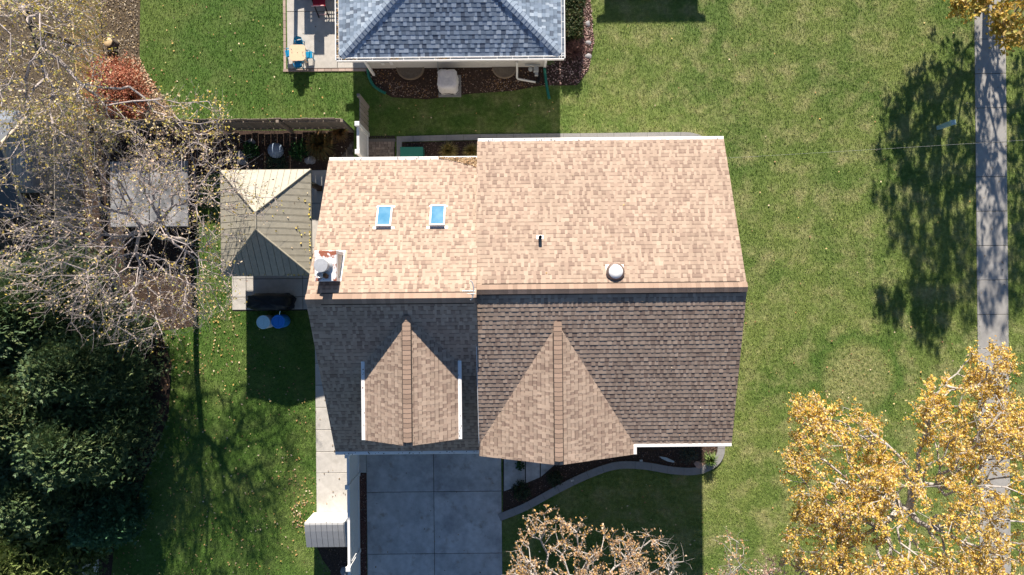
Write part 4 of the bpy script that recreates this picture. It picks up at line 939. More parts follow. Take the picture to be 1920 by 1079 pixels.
def chair_proto():
    t = empty('kids_chair', (0, 0, 0), 'x', 'chair', "blue children's chairs around the small table")
    b = MB(); b.chbox((0, 0, 0.27), (0.26, 0.24, 0.03), 0.012); b.build('seat', M['blue'], t)
    b = MB(); vs = []; n = 9
    for z, y_, w in ((0.29, -0.12, 0.12), (0.38, -0.135, 0.135), (0.43, -0.145, 0.13), (0.47, -0.15, 0.09)):
        for k in range(n): q = -1 + 2 * k / (n - 1); vs.append((q * w, y_ - 0.03 * (1 - q * q), z))
    fs = [(j * n + k, j * n + k + 1, (j + 1) * n + k + 1, (j + 1) * n + k) for j in range(3) for k in range(n - 1)]
    b.add(vs, fs); b.add([(x, y_ - 0.016, z) for x, y_, z in vs], [f[::-1] for f in fs]); b.build('backrest', M['blue'], t)
    for sx in (-1, 1):
        for sy in (-1, 1): b = MB(); b.tube([(sx * 0.10, sy * 0.09, 0.26), (sx * 0.14, sy * 0.13, 0.035)], 0.016, 6); b.build('leg', M['blue'], t)
        b = MB(); b.tube([(sx * 0.125, -0.12, 0.40), (sx * 0.145, 0.02, 0.41), (sx * 0.14, 0.06, 0.28)], 0.014, 6); b.build('arm', M['blue'], t)
    return t
pr = chair_proto(); first = True
for (px, py, rz, lab) in ((561, 81, 3.3, "blue children's chair above the small tan table"), (541, 100, 1.75, "blue children's chair between the table and the lawn edging"),
                          (579, 103, -1.45, "blue children's chair on the house side of the small table"), (559, 120, 0.1, "blue children's chair tucked in below the small tan table")):
    q = W(px, py, 0.3); q.z = 0
    if first: pr.location = q; pr.rotation_euler = (0, 0, rz + 0.0); pr['label'] = lab; first = False
    else: copy_tree(pr, q, rz, lab)
# red-seated lounge chair at the picture's top edge, with unseen panels behind it placed to cast the patio shadow
c = W(597, 5, 0.5); c.z = 0; t = empty('lounge_chair', c, 'red sling chair with black frame and unseen shadow-casting panels at the top patio edge', 'chair')
b = MB(); b.box((c.x + 0.02, c.y + 0.08, 0.48), (0.46, 0.42, 0.03)); b.build('seat', M['red'], t)
b = MB(); b.tube([(c.x - 0.27, c.y - 0.13, 0.5), (c.x + 0.2, c.y - 0.12, 0.5)], 0.022, 6); b.build('front_bar', M['pinkbar'], t)
b = MB(); b.tube([(c.x - 0.17, c.y - 0.3, 0.1), (c.x + 0.2, c.y - 0.28, 0.1)], 0.02, 6); b.build('foot_bar', M['pinkbar'], t)
for (x0, x1) in ((-0.28, -0.1), (0.12, 0.28)): b = MB(); b.tube([(c.x + x0, c.y + 0.25, 0.6), (c.x + x1, c.y - 0.4, 0.06)], 0.024, 6); b.build('leg', M['black'], t)
b = MB(); yb_ = 11.25; b.box((W(598.5, 30).x, yb_, 1.0), (0.39, 0.03, 0.36)); b.build('backrest', M['red'], t)  # out-of-frame panel placed to cast the tall strip of shadow
b = MB(); x0, x1 = W(571, 40).x, W(631.5, 40).x; zt = 0.80
def bars(xa_, xb_, z0, z1, solid):
    if solid: b.box(((xa_ + xb_) / 2, yb_ + 0.002, (z0 + z1) / 2), (xb_ - xa_, 0.02, z1 - z0)); return
    k = max(2, int((xb_ - xa_) / 0.075)); w = (xb_ - xa_) / k
    for i in range(k + 1): b.box((xa_ + i * w, yb_, (z0 + z1) / 2), (0.03, 0.018, z1 - z0))
    m_ = int((z1 - z0) / 0.055)
    for j in range(m_ + 1): b.box(((xa_ + xb_) / 2, yb_ + 0.012, z0 + j * (z1 - z0) / m_), (xb_ - xa_ + 0.03, 0.012, 0.02))
lx = lambda p: W(p, 40).x
bars(x0, x1, 0.58, zt, True); bars(x0, x1, 0.05, 0.36, True)
bars(lx(571), lx(582), 0.36, 0.58, True); bars(lx(582), lx(586), 0.36, 0.58, False); bars(lx(586), lx(609), 0.36, 0.58, True); bars(lx(609), lx(630.5), 0.36, 0.58, False)
b.build('shadow_lattice', M['black'], t)  # unseen screen shaped to cast the latticed block of shadow on the patio
b = MB(); q = W(556, 30); b.tube([(q.x, yb_, 0.1), (q.x - 0.03, yb_, 0.85), (q.x - 0.08, yb_, 1.0), (q.x - 0.1, yb_, 1.15)], [0.09, 0.08, 0.06, 0.01], 6); b.tube([(q.x, yb_, 0.25), (q.x + 0.4, yb_, 0.2)], 0.08, 6)
b.build('shadow_arm', M['black'], t)  # unseen bars added for the slanting strip of that shadow

# ------------------------------------------------------------------ buildings and clutter at the left edge
t = empty('garden_shed', W(60, 310, 0), 'blue-grey lap-sided garden shed with a small round window under the bare tree', 'shed')
xs_ = W(104, 330, 0).x; ya, yb = W(104, 362).y, W(104, 232).y; ym = (ya + yb) / 2 - 0.1
b = MB(); b.box((xs_ - 1.5, (ya + yb) / 2, 1.0), (2.96, yb - ya - 0.04, 2.0)); b.build('wall', M['bsiding'], t)
b = MB(); b.add([(xs_ - 0.02, ya + 0.02, 1.99), (xs_ - 0.02, yb - 0.02, 1.99), (xs_ - 0.02, ym, 3.0)], [(0, 1, 2)]); b.build('gable', M['bsiding'], t)
b = MB(); b.box((0, 0, 0), (0.03, 1.0, 0.145)); me = mesh_of(b, 'board', M['bsiding'])
for i in range(17):
    z = 0.1 + i * 0.16; y0_, y1_ = ya, yb
    if z > 1.95: f_ = (z - 1.95) / 1.05; y0_, y1_ = ya + (ym - ya) * f_, yb + (ym - yb) * f_
    if y1_ - y0_ > 0.1: piece('board', me, t, (xs_, (y0_ + y1_) / 2, z), (0, 0.05, 0), (1, y1_ - y0_, 1))
b = MB(); wz = 1.75; wy = W(45, 305, wz).y
b.tube([(xs_ + 0.01, wy, wz), (xs_ + 0.05, wy, wz)], 0.19, 8); wo = b.build('window', M['white'], t); b = MB(); b.tube([(xs_ + 0.04, wy, wz), (xs_ + 0.056, wy, wz)], 0.14, 8); b.build('pane', M['glass'], wo)
rz0, rz1 = 2.0, 3.15
b = MB()
for (y0_, z0_) in ((W(35, 405, 2.3).y, 1.9), (W(35, 215, 2.3).y, 1.9)):
    b.slab([(xs_ + 0.22, y0_, z0_), (xs_ + 0.22, ym, rz1), (xs_ - 4, ym, rz1), (xs_ - 4, y0_, z0_)], 0.08)
ro = b.build('roof', mat('shed_roof', (0.10, 0.11, 0.13), 0.9, var=0.2), t)
for (y0_, z0_) in ((W(35, 405, 2.3).y, 1.9), (W(35, 215, 2.3).y, 1.9)):
    b = MB(); b.tube([(xs_ + 0.235, y0_, z0_ - 0.05), (xs_ + 0.235, ym, rz1 - 0.05)], 0.06, 4); b.build('rake_board', mat('tan_trim', (0.45, 0.38, 0.3), 0.6), t)
# low tub with folding pale cover
t = empty('hot_tub', W(290, 370, 0), 'square tub with pale grey folding cover below the bare branches', 'hot tub')
tz = 0.88; p0, p1 = W(206, 427, tz), W(352, 302, tz)
b = MB(); b.box(((p0.x + p1.x) / 2, (p0.y + p1.y) / 2, 0.4), (p1.x - p0.x - 0.12, p1.y - p0.y - 0.12, 0.8)); b.build('cabinet', M['darkbrown'], t)
for i in (0, 1):
    w = (p1.x - p0.x) / 2; b = MB(); b.chbox((p0.x + w * (i + 0.5), (p0.y + p1.y) / 2, 0.845), (w - 0.03, p1.y - p0.y, 0.09), 0.03); b.build('cover_panel', M['hot'], t)
# pale slab and low roof corner at the bottom left, tarp at the left edge
b = MB(); t = empty('low_roof', W(128, 1079, 0), 'pale grey ribbed roof corner showing at the bottom edge below the evergreens', 'roof')
p0, p1 = W(99, 1056, 1.2), W(152, 1130, 1.2)
b.box(((p0.x + p1.x) / 2, (p0.y + p1.y) / 2, 1.17), (p1.x - p0.x, p0.y - p1.y, 0.05)); b.build('panel', M['hot'], t)
b = MB(); b.box((0, 0, 0), (0.02, p0.y - p1.y, 0.03)); me = mesh_of(b, 'rib', M['hot'])
for i in range(7): piece('rib', me, t, (p0.x + (p1.x - p0.x) * (i + 0.5) / 7, (p0.y + p1.y) / 2, 1.205))
b = MB(); b.box(((p0.x + p1.x) / 2, (p0.y + p1.y) / 2 - 0.1, 0.55), (p1.x - p0.x - 0.15, p0.y - p1.y - 0.3, 1.15)); b.build('wall', M['vinyl'], t)
paved('far_patio', -60, 950, 36, 1002, [-60, -20, 10, 36], [950, 968, 985, 1002], mat('pink_paver', (0.45, 0.33, 0.28), 0.9, objrand=0.12, var=0.1), 0.03)

# ------------------------------------------------------------------ vegetation
def unit(v): return v / np.maximum(np.linalg.norm(v, axis=1, keepdims=True), 1e-9)
def leaf_quads(P, size, colr, flat=0.5, aspect=0.62):
    """one kite per point; flat 0..1 how level the leaves lie"""
    n = len(P); nrm = rng.normal(size=(n, 3)); nrm[:, 2] = np.abs(nrm[:, 2]) + flat * 2.0; nrm = unit(nrm)
    a = unit(np.cross(nrm, rng.normal(size=(n, 3)))); b = np.cross(nrm, a); s = (size * rng.uniform(0.6, 1.35, n))[:, None]
    V = np.stack([P - a * s * 0.5, P + b * s * aspect * 0.5 - a * s * 0.05 + nrm * s * 0.08, P + a * s * 0.5, P - b * s * aspect * 0.5 - a * s * 0.05 + nrm * s * 0.08], 1).reshape(-1, 3)
    return V, np.arange(4 * n).reshape(n, 4), colr
def pick(cols, n, jit=0.18, w=None):
    c = np.array(cols)[rng.choice(len(cols), n, p=w)]; return np.clip(c * rng.uniform(1 - jit, 1 + jit, (n, 1)), 0, 1)
def tubes_np(A, B, ra, rb, k):
    d = unit(B - A); ref = np.where(np.abs(d[:, 2:3]) < 0.9, np.array([[0, 0, 1.0]]), np.array([[1.0, 0, 0]])); e = unit(np.cross(d, ref)); g_ = np.cross(d, e); n = len(A)
    ang = 2 * np.pi * np.arange(k) / k
    off = e[:, None, :] * np.cos(ang)[None, :, None] + g_[:, None, :] * np.sin(ang)[None, :, None]
    V = np.concatenate([A[:, None] + off * ra[:, None, None], B[:, None] + off * rb[:, None, None]], 1).reshape(-1, 3)
    base = (np.arange(n) * 2 * k)[:, None, None]; j = np.arange(k)
    q = np.stack([j, (j + 1) % k, k + (j + 1) % k, k + j], 1)[None]
    return V, (base + q).reshape(-1, 4)
def tree(name, base, top, attract, label, barkm, leaf_cols, n_leaf, leaf_size, twig_n=3, twig_len=0.4, rtip=0.0075, rpow=0.42, group=None, leafw=None, clump=0.12, flat=0.5, limb_dirs=None, leafmask=None, droop=0.0, cat='tree', rmax=0.2, k=0.42, trunkm=None):
    t = empty(name, base, label, cat, group)
    base, top = np.array(base, float), np.array(top, float)
    nodes = [base + (top - base) * s + rng.normal(size=3) * 0.03 * np.array([1, 1, 0]) for s in np.linspace(0, 1, 6)]; par = [-1, 0, 1, 2, 3, 4]; path = [np.linalg.norm(nodes[i] - base) * 0.4 for i in range(6)]
    allow = 3; order = np.argsort(np.linalg.norm(attract - top, axis=1))
    N = np.zeros((len(attract) * 3 + 6, 3)); PL = np.zeros(len(N)); N[:6] = nodes; PL[:6] = path; n = 6
    for i in order:
        p = attract[i]; d = np.linalg.norm(N[allow:n] - p, axis=1); j = int(np.argmin(d + k * PL[allow:n])) + allow; dj = d[j - allow]; last = j
        m = 2 if dj > 0.7 else 1
        for s in range(1, m + 1):
            q = N[j] + (p - N[j]) * s / (m + 0.0)
            if s < m: q = q + rng.normal(size=3) * 0.10 * dj + np.array([0, 0, 0.07 * dj])
            N[n] = q; PL[n] = PL[last] + np.linalg.norm(q - N[last]); par.append(last); last = n; n += 1
    par = np.array(par); cnt = np.ones(n)
    for i in range(n - 1, 0, -1): cnt[par[i]] += cnt[i]
    r = np.minimum(rtip * cnt ** rpow, rmax)
    N = N[:n]; idx = np.arange(1, n); A, B = N[par[idx]], N[idx]; ra = np.minimum(r[par[idx]], r[idx] * 1.5); rb = r[idx]
    thick = r[idx] > (0.075 if trunkm else 0.03)
    if thick.any():
        V, Fq = tubes_np(A[thick], B[thick] + unit(B[thick] - A[thick]) * 0.02, ra[thick], rb[thick], 8); np_obj('trunk', V, Fq, trunkm or barkm, t, smooth=True)
    tips = np.where(r < 0.022)[0]; tips = tips[tips > 5]; src = np.repeat(tips, twig_n)
    out = unit(N[src] - N[par[src]]) * 0.8 + rng.normal(size=(len(src), 3)) * 0.55 + np.array([0, 0, 0.12 - droop]); out = unit(out); ln = twig_len * rng.uniform(0.4, 1.3, len(src))
    tA = N[src]; tM = tA + out * (ln * 0.55)[:, None]; tB = tM + unit(out + rng.normal(size=out.shape) * 0.35 - np.array([0, 0, droop])) * (ln * 0.5)[:, None]
    thin = ~thick
    parts = [tubes_np(A[thin], B[thin], ra[thin], rb[thin], 5), tubes_np(tA, tM, np.full(len(src), rtip * 0.6), np.full(len(src), rtip * 0.5), 3), tubes_np(tM, tB, np.full(len(src), rtip * 0.5), np.full(len(src), rtip * 0.25), 3)]
    o = 0; Vs = []; Fs = []
    for V, Fq in parts: Vs.append(V); Fs.append(Fq + o); o += len(V)
    np_obj('branches', np.concatenate(Vs), np.concatenate(Fs), barkm, t)
    if n_leaf:
        w = np.ones(len(src))
        if leafmask is not None: w = leafmask(tB)
        w = w / w.sum(); pk = rng.choice(len(src), n_leaf, p=w); s = rng.uniform(0.15, 1.0, n_leaf)[:, None]
        P = np.where(s < 0.55, tA[pk] + (tM[pk] - tA[pk]) * s / 0.55, tM[pk] + (tB[pk] - tM[pk]) * (s - 0.55) / 0.45) + rng.normal(size=(n_leaf, 3)) * clump * leaf_size * 4
        cl = pick(leaf_cols, n_leaf, 0.2, leafw); tone = rng.uniform(0.75, 1.2, len(src))[pk][:, None]
        V, Fq, cl = leaf_quads(P, leaf_size, np.clip(cl * tone, 0, 1), flat); np_obj('crown', V, Fq, M['leaf'], t, cl)
    return t
def blob(px, py, z, rx, ry, rz, n, shell=0.5):
    c = np.array(W(px, py, z)); d = unit(rng.normal(size=(n, 3))); s = rng.uniform(shell, 1, (n, 1)) ** 0.6
    return c + d * s * np.array([rx, ry, rz])

# pale bare tree above the tub and gazebo
att = np.concatenate([blob(235, 430, 5.3, 3.4, 2.7, 1.3, 300), blob(355, 320, 5.0, 1.9, 1.1, 0.9, 150), blob(250, 560, 4.8, 2.4, 1.5, 0.9, 200), blob(120, 480, 5.2, 2.2, 1.8, 1.0, 180), blob(390, 520, 4.2, 0.9, 1.6, 0.6, 60), blob(200, 300, 5.6, 2.2, 1.2, 0.9, 150), blob(470, 380, 4.2, 0.9, 0.7, 0.5, 30), blob(285, 365, 5.2, 1.5, 1.1, 0.7, 130)])
att = att[att[:, 2] > 2.6]
YL2 = [(0.60, 0.45, 0.09), (0.66, 0.53, 0.22), (0.70, 0.58, 0.42), (0.60, 0.44, 0.34), (0.44, 0.42, 0.12), (0.62, 0.48, 0.38)]
YL = [(0.62, 0.48, 0.08), (0.68, 0.56, 0.18), (0.72, 0.62, 0.40), (0.50, 0.38, 0.10), (0.44, 0.45, 0.12), (0.58, 0.46, 0.32)]
tree('birch_tree', W(362, 455, 0), W(300, 445, 2.6), att, 'large nearly bare pale-branched tree overhanging the gazebo corner and tub', M['birch'], YL2, 6200, 0.07, 4, 0.5, rtip=0.0062, rpow=0.40, rmax=0.12)
att = np.concatenate([blob(70, 110, 6.6, 1.9, 2.2, 1.5, 300), blob(125, 30, 6.0, 1.1, 1.3, 0.9, 110), blob(120, 240, 5.6, 1.7, 1.1, 1.0, 170), blob(250, 205, 5.2, 1.5, 0.8, 0.6, 45), blob(20, 260, 5.5, 1.5, 1.6, 1.2, 70), blob(365, 225, 4.8, 1.2, 0.7, 0.6, 60), blob(60, -40, 6.5, 2.0, 1.2, 1.2, 120)])
tree('birch_tree', W(150, 90, 0), W(60, 50, 4.4), att, 'tall thinning yellow-leaved tree with a dark trunk at the top left corner', M['birch'], YL, 7500, 0.075, 4, 0.5, rtip=0.0065, rpow=0.43, rmax=0.2, trunkm=M['bark_dark'])
# yellow maple, lower right
MP = [(0.76, 0.52, 0.09), (0.82, 0.64, 0.18), (0.66, 0.42, 0.07), (0.46, 0.25, 0.06), (0.82, 0.68, 0.36), (0.78, 0.60, 0.42)]
att = np.concatenate([blob(1575, 880, 4.6, 1.65, 2.0, 1.1, 210), blob(1820, 790, 4.9, 1.7, 1.5, 1.1, 200), blob(1850, 690, 5.0, 0.7, 0.75, 0.6, 45), blob(1720, 990, 5.2, 2.8, 2.2, 1.5, 300), blob(1640, 910, 4.6, 0.7, 1.0, 0.7, 30), blob(1880, 950, 5.2, 2.0, 3.0, 1.4, 260), blob(1540, 1010, 4.3, 1.2, 1.2, 0.8, 100), blob(1700, 1120, 5.0, 3.0, 1.5, 1.3, 160), blob(1525, 780, 4.4, 0.65, 0.45, 0.5, 35)])
tree('maple_tree', W(1570, 905, 0), W(1640, 935, 2.4), att, 'dense golden yellow maple on the front lawn at lower right', M['bark'], MP, 64000, 0.076, 4, 0.40, rtip=0.008, rmax=0.17, leafw=[0.3, 0.22, 0.18, 0.1, 0.12, 0.08])
# street maple at the top right, mostly beyond the frame, throwing the long shade
cx_, cy_ = 17.9, 13.3
att = np.concatenate([np.array([cx_, cy_, 4.6]) + unit(rng.normal(size=(600, 3))) * rng.uniform(0.45, 1, (600, 1)) ** 0.6 * np.array([4.0, 2.9, 2.5]), blob(1905, 35, 4.6, 0.75, 0.95, 0.6, 60), blob(1818, 4, 4.6, 0.5, 0.5, 0.4, 26), np.array([16.5, 12.2, 3.2]) + unit(rng.normal(size=(120, 3))) * np.array([1.9, 1.8, 0.9])])
att = att[att[:, 2] > 1.7]
MP2 = [(0.52, 0.34, 0.05), (0.66, 0.46, 0.09), (0.40, 0.30, 0.05), (0.36, 0.33, 0.07), (0.68, 0.50, 0.18)]
tree('maple_tree', (18.2, 13.2, 0), (18.1, 13.1, 2.2), att, 'amber street maple at the top right corner shading the sidewalk', M['bark_brown'], MP2, 24000, 0.13, 3, 0.30, rmax=0.18)
# coppery, thin trees along the bottom edge
CP = [(0.58, 0.40, 0.24), (0.52, 0.31, 0.14), (0.64, 0.50, 0.36), (0.60, 0.37, 0.11), (0.40, 0.24, 0.13)]
att = np.concatenate([blob(1040, 1060, 4.2, 1.35, 1.75, 0.8, 170), blob(1150, 1090, 4.2, 1.3, 1.6, 0.8, 150), blob(1215, 1060, 4.2, 0.85, 1.1, 0.6, 70), blob(1270, 1075, 4.0, 0.35, 0.95, 0.5, 25), blob(1090, 1180, 4.0, 2.6, 1.6, 1.0, 160), blob(980, 1100, 4.0, 0.6, 1.0, 0.5, 40)])
xb_ = W(1245, 1000, 4.2).x
tree('copper_tree', W(1090, 1120, 0), W(1100, 1150, 1.9), att, 'thin copper-leaved tree at the bottom edge beside the driveway', M['bark'], CP, 7800, 0.075, 3, 0.34, rtip=0.0085, rmax=0.11, leafmask=lambda P: np.where(P[:, 0] > xb_, 0.08, 1.0))
att = np.concatenate([blob(1375, 1060, 3.4, 0.5, 1.1, 0.5, 34), blob(1350, 1100, 3.2, 0.7, 0.7, 0.5, 40)])
tree('bare_sapling', W(1385, 1100, 0), W(1390, 1130, 1.6), att, 'nearly leafless pale sapling at the bottom edge on the lit lawn', M['bark'], CP, 420, 0.08, 3, 0.4, rtip=0.0075, rmax=0.05)
att = np.concatenate([blob(1480, 1085, 3.0, 0.9, 0.8, 0.5, 70), blob(1440, 1100, 3.0, 0.7, 0.6, 0.5, 40)])
tree('pink_sapling', W(1450, 1110, 0), W(1465, 1130, 1.5), att, 'pinkish sparse sapling at the bottom edge below the golden maple', M['bark'], [(0.6, 0.42, 0.33), (0.5, 0.3, 0.25), (0.62, 0.5, 0.4)], 2200, 0.07, 3, 0.35, rtip=0.007, rmax=0.05)

# evergreens
def sprays(P, D, size, colr, nl=4):
    """each spray: a fan of narrow leaflets along D"""
    n = len(P); D = unit(D); side = unit(np.cross(D, rng.normal(size=(n, 3)))); Vs = []
    for k in range(nl):
        a_ = (k / (nl - 1) - 0.5) * 1.7 + rng.normal(size=n) * 0.12; dr = D * np.cos(a_)[:, None] + side * np.sin(a_)[:, None]; w = np.cross(unit(np.cross(D, side)), dr)
        s = (size * rng.uniform(0.65, 1.2, n))[:, None]; Vs.append(np.stack([P, P + dr * s * 0.55 + w * s * 0.16, P + dr * s, P + dr * s * 0.55 - w * s * 0.16], 1))
    V = np.stack(Vs, 1).reshape(-1, 3); return V, np.arange(len(V)).reshape(-1, 4), np.repeat(colr, nl, axis=0)
GR = [(0.088, 0.145, 0.058), (0.115, 0.17, 0.066), (0.07, 0.122, 0.058), (0.15, 0.195, 0.08), (0.085, 0.142, 0.07)]
def evergreen(name, px, py, h, R, label, n_cl=170, per=70, cols=GR, size=0.12, shape=0.5, group='evergreens at the left edge', cat='tree', z0=0.15, trunk=True):
    """base stands where the ground point projects; outline from clumps of sprays on a tapering body"""
    c = np.array(W(px, py, 0)); t = empty(name, c, label, cat, group); R = R + (0.25 if R > 1 else 0)
    u = rng.uniform(0, 1, n_cl) ** 0.85; ang = rng.uniform(0, 2 * np.pi, n_cl); rad = R * (1 - u) ** shape * rng.uniform(0.85, 1.1, n_cl) + 0.08
    cc = np.stack([c[0] + rad * np.cos(ang), c[1] + rad * np.sin(ang), z0 + u * (h - z0)], 1); outd = unit(np.stack([np.cos(ang), np.sin(ang), 0.45 + u], 1))
    per = int(per * 1.5); i = np.repeat(np.arange(n_cl), per); cr = rng.uniform(0.55, 1.25, n_cl) * 0.30 * R ** 0.6
    off = rng.normal(size=(len(i), 3)) * cr[i][:, None] * np.array([1, 1, 0.7]) * 0.62; P = cc[i] + off; tone = rng.uniform(0.85, 1.2, n_cl)[i][:, None]
    D = outd[i] + unit(off + 1e-6) * 0.9 + rng.normal(size=off.shape) * 0.35
    # inner foliage so the body is not hollow
    m = int(n_cl * per * 0.3); u2 = rng.uniform(0, 1, m); a2 = rng.uniform(0, 2 * np.pi, m); r2 = R * (1 - u2) ** shape * np.sqrt(rng.uniform(0, 0.75, m))
    P2 = np.stack([c[0] + r2 * np.cos(a2), c[1] + r2 * np.sin(a2), z0 + u2 * (h - z0) * 0.95], 1); D2 = np.stack([np.cos(a2), np.sin(a2), np.full(m, 0.6)], 1) + rng.normal(size=(m, 3)) * 0.4
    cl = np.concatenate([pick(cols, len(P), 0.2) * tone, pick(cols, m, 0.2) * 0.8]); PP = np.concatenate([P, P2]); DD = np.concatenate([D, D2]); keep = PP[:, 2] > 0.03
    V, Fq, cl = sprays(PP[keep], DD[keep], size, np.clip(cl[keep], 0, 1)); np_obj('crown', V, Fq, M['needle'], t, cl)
    b = MB(); b.tube([tuple(c), tuple(c + np.array([0, 0, h * 0.8]))], [0.13 * R, 0.03], 8); b.build('trunk', M['bark_dark'], t)
    return t
evergreen('arborvitae', 150, 580, 4.5, 1.85, 'dark evergreen just below the grey fence, topmost of the evergreen row', 190, 70)
evergreen('arborvitae', 228, 668, 4.3, 1.5, 'evergreen nearest the lawn under the drooping bare branches', 150, 70)
evergreen('arborvitae', 130, 740, 4.7, 1.9, 'broad sunlit evergreen in the middle of the left edge', 200, 75, cols=GR + [(0.19, 0.21, 0.09)])
evergreen('arborvitae', 222, 800, 4.3, 1.5, 'evergreen bulging towards the lawn, halfway down the row', 160, 70)
evergreen('arborvitae', 150, 880, 3.6, 1.7, 'large dark evergreen behind the small round one', 180, 70)
evergreen('arborvitae', 235, 952, 2.5, 0.85, 'small rounded bright-edged evergreen at the lawn corner of the row', 90, 70, cols=[(0.06, 0.14, 0.07), (0.08, 0.17, 0.085)], shape=0.5)
evergreen('leafy_shrub', 112, 1015, 3.7, 1.7, 'yellow-green sunlit shrub above the pale ribbed roof corner', 150, 60, cols=[(0.17, 0.22, 0.07), (0.22, 0.26, 0.10), (0.12, 0.17, 0.05)], size=0.17, shape=0.45, cat='shrub')
evergreen('arborvitae', 60, 655, 4.5, 1.7, 'evergreen at the frame edge left of the topmost one', 150, 65)
evergreen('arborvitae', 60, 845, 3.7, 1.6, 'evergreen at the frame edge beside the middle of the row', 150, 65)

def shrub(name, px, py, h, R, label, cols, n=2600, size=0.06, flat=0.3, twigs=120, barkm=None, cat='shrub', dens=0.55, group=None):
    c = np.array(W(px, py, 0)); t = empty(name, c, label, cat, group)
    d = unit(rng.normal(size=(twigs, 3))); d[:, 2] = np.abs(d[:, 2]) + 0.25; d = unit(d); tip = c + d * rng.uniform(0.7, 1.05, (twigs, 1)) * np.array([R, R, h])
    V, Fq = tubes_np(np.repeat(c[None], twigs, 0) + d * 0.05, tip, np.full(twigs, 0.009), np.full(twigs, 0.003), 3); np_obj('branches', V, Fq, barkm or M['bark_brown'], t)
    if n:
        i = rng.integers(0, twigs, n); s = rng.uniform(dens, 1.05, (n, 1)); P = c + (tip[i] - c) * s + rng.normal(size=(n, 3)) * 0.07 * R; P[:, 2] = np.maximum(P[:, 2], 0.03)
        V, Fq, cl = leaf_quads(P, size, pick(cols, n, 0.3), flat); np_obj('crown', V, Fq, M['leaf'], t, cl)
    return t
RD = [(0.45, 0.16, 0.09), (0.52, 0.24, 0.14), (0.33, 0.10, 0.07), (0.60, 0.38, 0.26), (0.48, 0.19, 0.11)]
shrub('red_shrub', 232, 176, 1.5, 1.4, 'russet red-leaved bush in the corner between the two wooden fences', RD, 12000, 0.08, 0.4, 300)
shrub('red_shrub', 1078, 98, 0.8, 0.55, 'leafless reddish twiggy bush at the grey roof corner', [(0.2, 0.09, 0.09), (0.3, 0.15, 0.13)], 260, 0.04, 0.3, 190, mat('red_twig', (0.22, 0.12, 0.11), 0.7, var=0.2))
BX = [(0.030, 0.06, 0.018), (0.045, 0.075, 0.022), (0.06, 0.085, 0.03), (0.10, 0.085, 0.03)]
def hedge(px0, py0, px1, py1, h, label):
    a_, b_ = W(px0, py1, h), W(px1, py0, h); n = 5200; t = empty('clipped_hedge', ((a_.x + b_.x) / 2, (a_.y + b_.y) / 2, 0), label, 'hedge', 'clipped hedges by the grey roof')
    P = np.stack([rng.uniform(a_.x, b_.x, n), rng.uniform(a_.y, b_.y, n), h * rng.uniform(0.0, 1, n) ** 0.4], 1); P += rng.normal(size=P.shape) * 0.04
    V, Fq, cl = leaf_quads(P, 0.07, pick(BX, n, 0.25), 0.3); np_obj('foliage', V, Fq, M['leaf'], t, cl)
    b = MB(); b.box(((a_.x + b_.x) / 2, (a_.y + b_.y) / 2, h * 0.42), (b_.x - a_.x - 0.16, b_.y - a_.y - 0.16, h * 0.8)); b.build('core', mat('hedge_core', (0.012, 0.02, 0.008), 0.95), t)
hedge(1056, 17, 1092, 66, 0.95, 'dark clipped square hedge beside the grey roof, below its twin')
hedge(1056, -45, 1096, 11, 0.95, 'dark clipped hedge cut by the top picture edge')
SG = [(0.34, 0.26, 0.09), (0.26, 0.21, 0.07), (0.42, 0.33, 0.14), (0.20, 0.2, 0.06)]
def grass_clump(px, py, R, h, label, cols=SG, n=420, cat='plant', group='clump grasses'):
    c = np.array(W(px, py, 0)); t = empty('grass_clump', c, label, cat, group); a_ = rng.uniform(0, 6.283, n); r0 = rng.uniform(0, 0.12, n) * R; sp = rng.uniform(0.15, 1, n) * R
    d = np.stack([np.cos(a_), np.sin(a_), np.zeros(n)], 1); A = c + d * r0[:, None]; Mi = A + d * (sp * 0.5)[:, None] + np.array([0, 0, 1]) * (h * rng.uniform(0.6, 1, n))[:, None]; T = A + d * sp[:, None] + np.array([0, 0, 1]) * (h * rng.uniform(0.2, 0.7, n))[:, None]
    s = np.cross(d, [0, 0, 1]) * 0.009; V = np.stack([A - s, A + s, Mi + s, Mi - s, Mi - s, Mi + s, T + s * 0.2, T - s * 0.2], 1).reshape(-1, 3)
    np_obj('blades', V, np.arange(len(V)).reshape(-1, 4), M['leaf'], t, np.repeat(pick(cols, n, 0.25), 2, axis=0)); return t
grass_clump(842, 287, 0.42, 0.55, 'straw-coloured ornamental grass in the back bed, nearer the green box')
grass_clump(884, 287, 0.36, 0.5, 'straw-coloured ornamental grass where the roof steps out')
grass_clump(640, 252, 0.4, 0.4, 'withered rusty perennials beside the paved landing in the garden', [(0.3, 0.15, 0.05), (0.2, 0.14, 0.06)])
grass_clump(604, 275, 0.65, 0.5, 'wide olive-brown perennial clump below the picket fence', [(0.16, 0.13, 0.05), (0.22, 0.12, 0.04), (0.1, 0.11, 0.04)], 800)
grass_clump(1328, 860, 0.38, 0.45, 'bright green fern-like plant at the sunny end of the front bed', [(0.14, 0.24, 0.05), (0.22, 0.3, 0.1), (0.08, 0.15, 0.04)], 160)
GN = [(0.02, 0.09, 0.02), (0.03, 0.12, 0.025), (0.02, 0.06, 0.02)]
shrub('green_perennial', 562, 284, 0.35, 0.45, 'low green leafy perennial right of the pleated planter', GN, 700, 0.09, 0.6, 60)
shrub('green_perennial', 474, 284, 0.35, 0.4, 'low green leafy perennial left of the pleated planter', GN, 700, 0.09, 0.6, 60)
shrub('green_perennial', 520, 308, 0.3, 0.5, 'grey-green groundcover clump just above the gazebo eave', [(0.06, 0.09, 0.05), (0.04, 0.08, 0.04)], 700, 0.07, 0.6, 60)
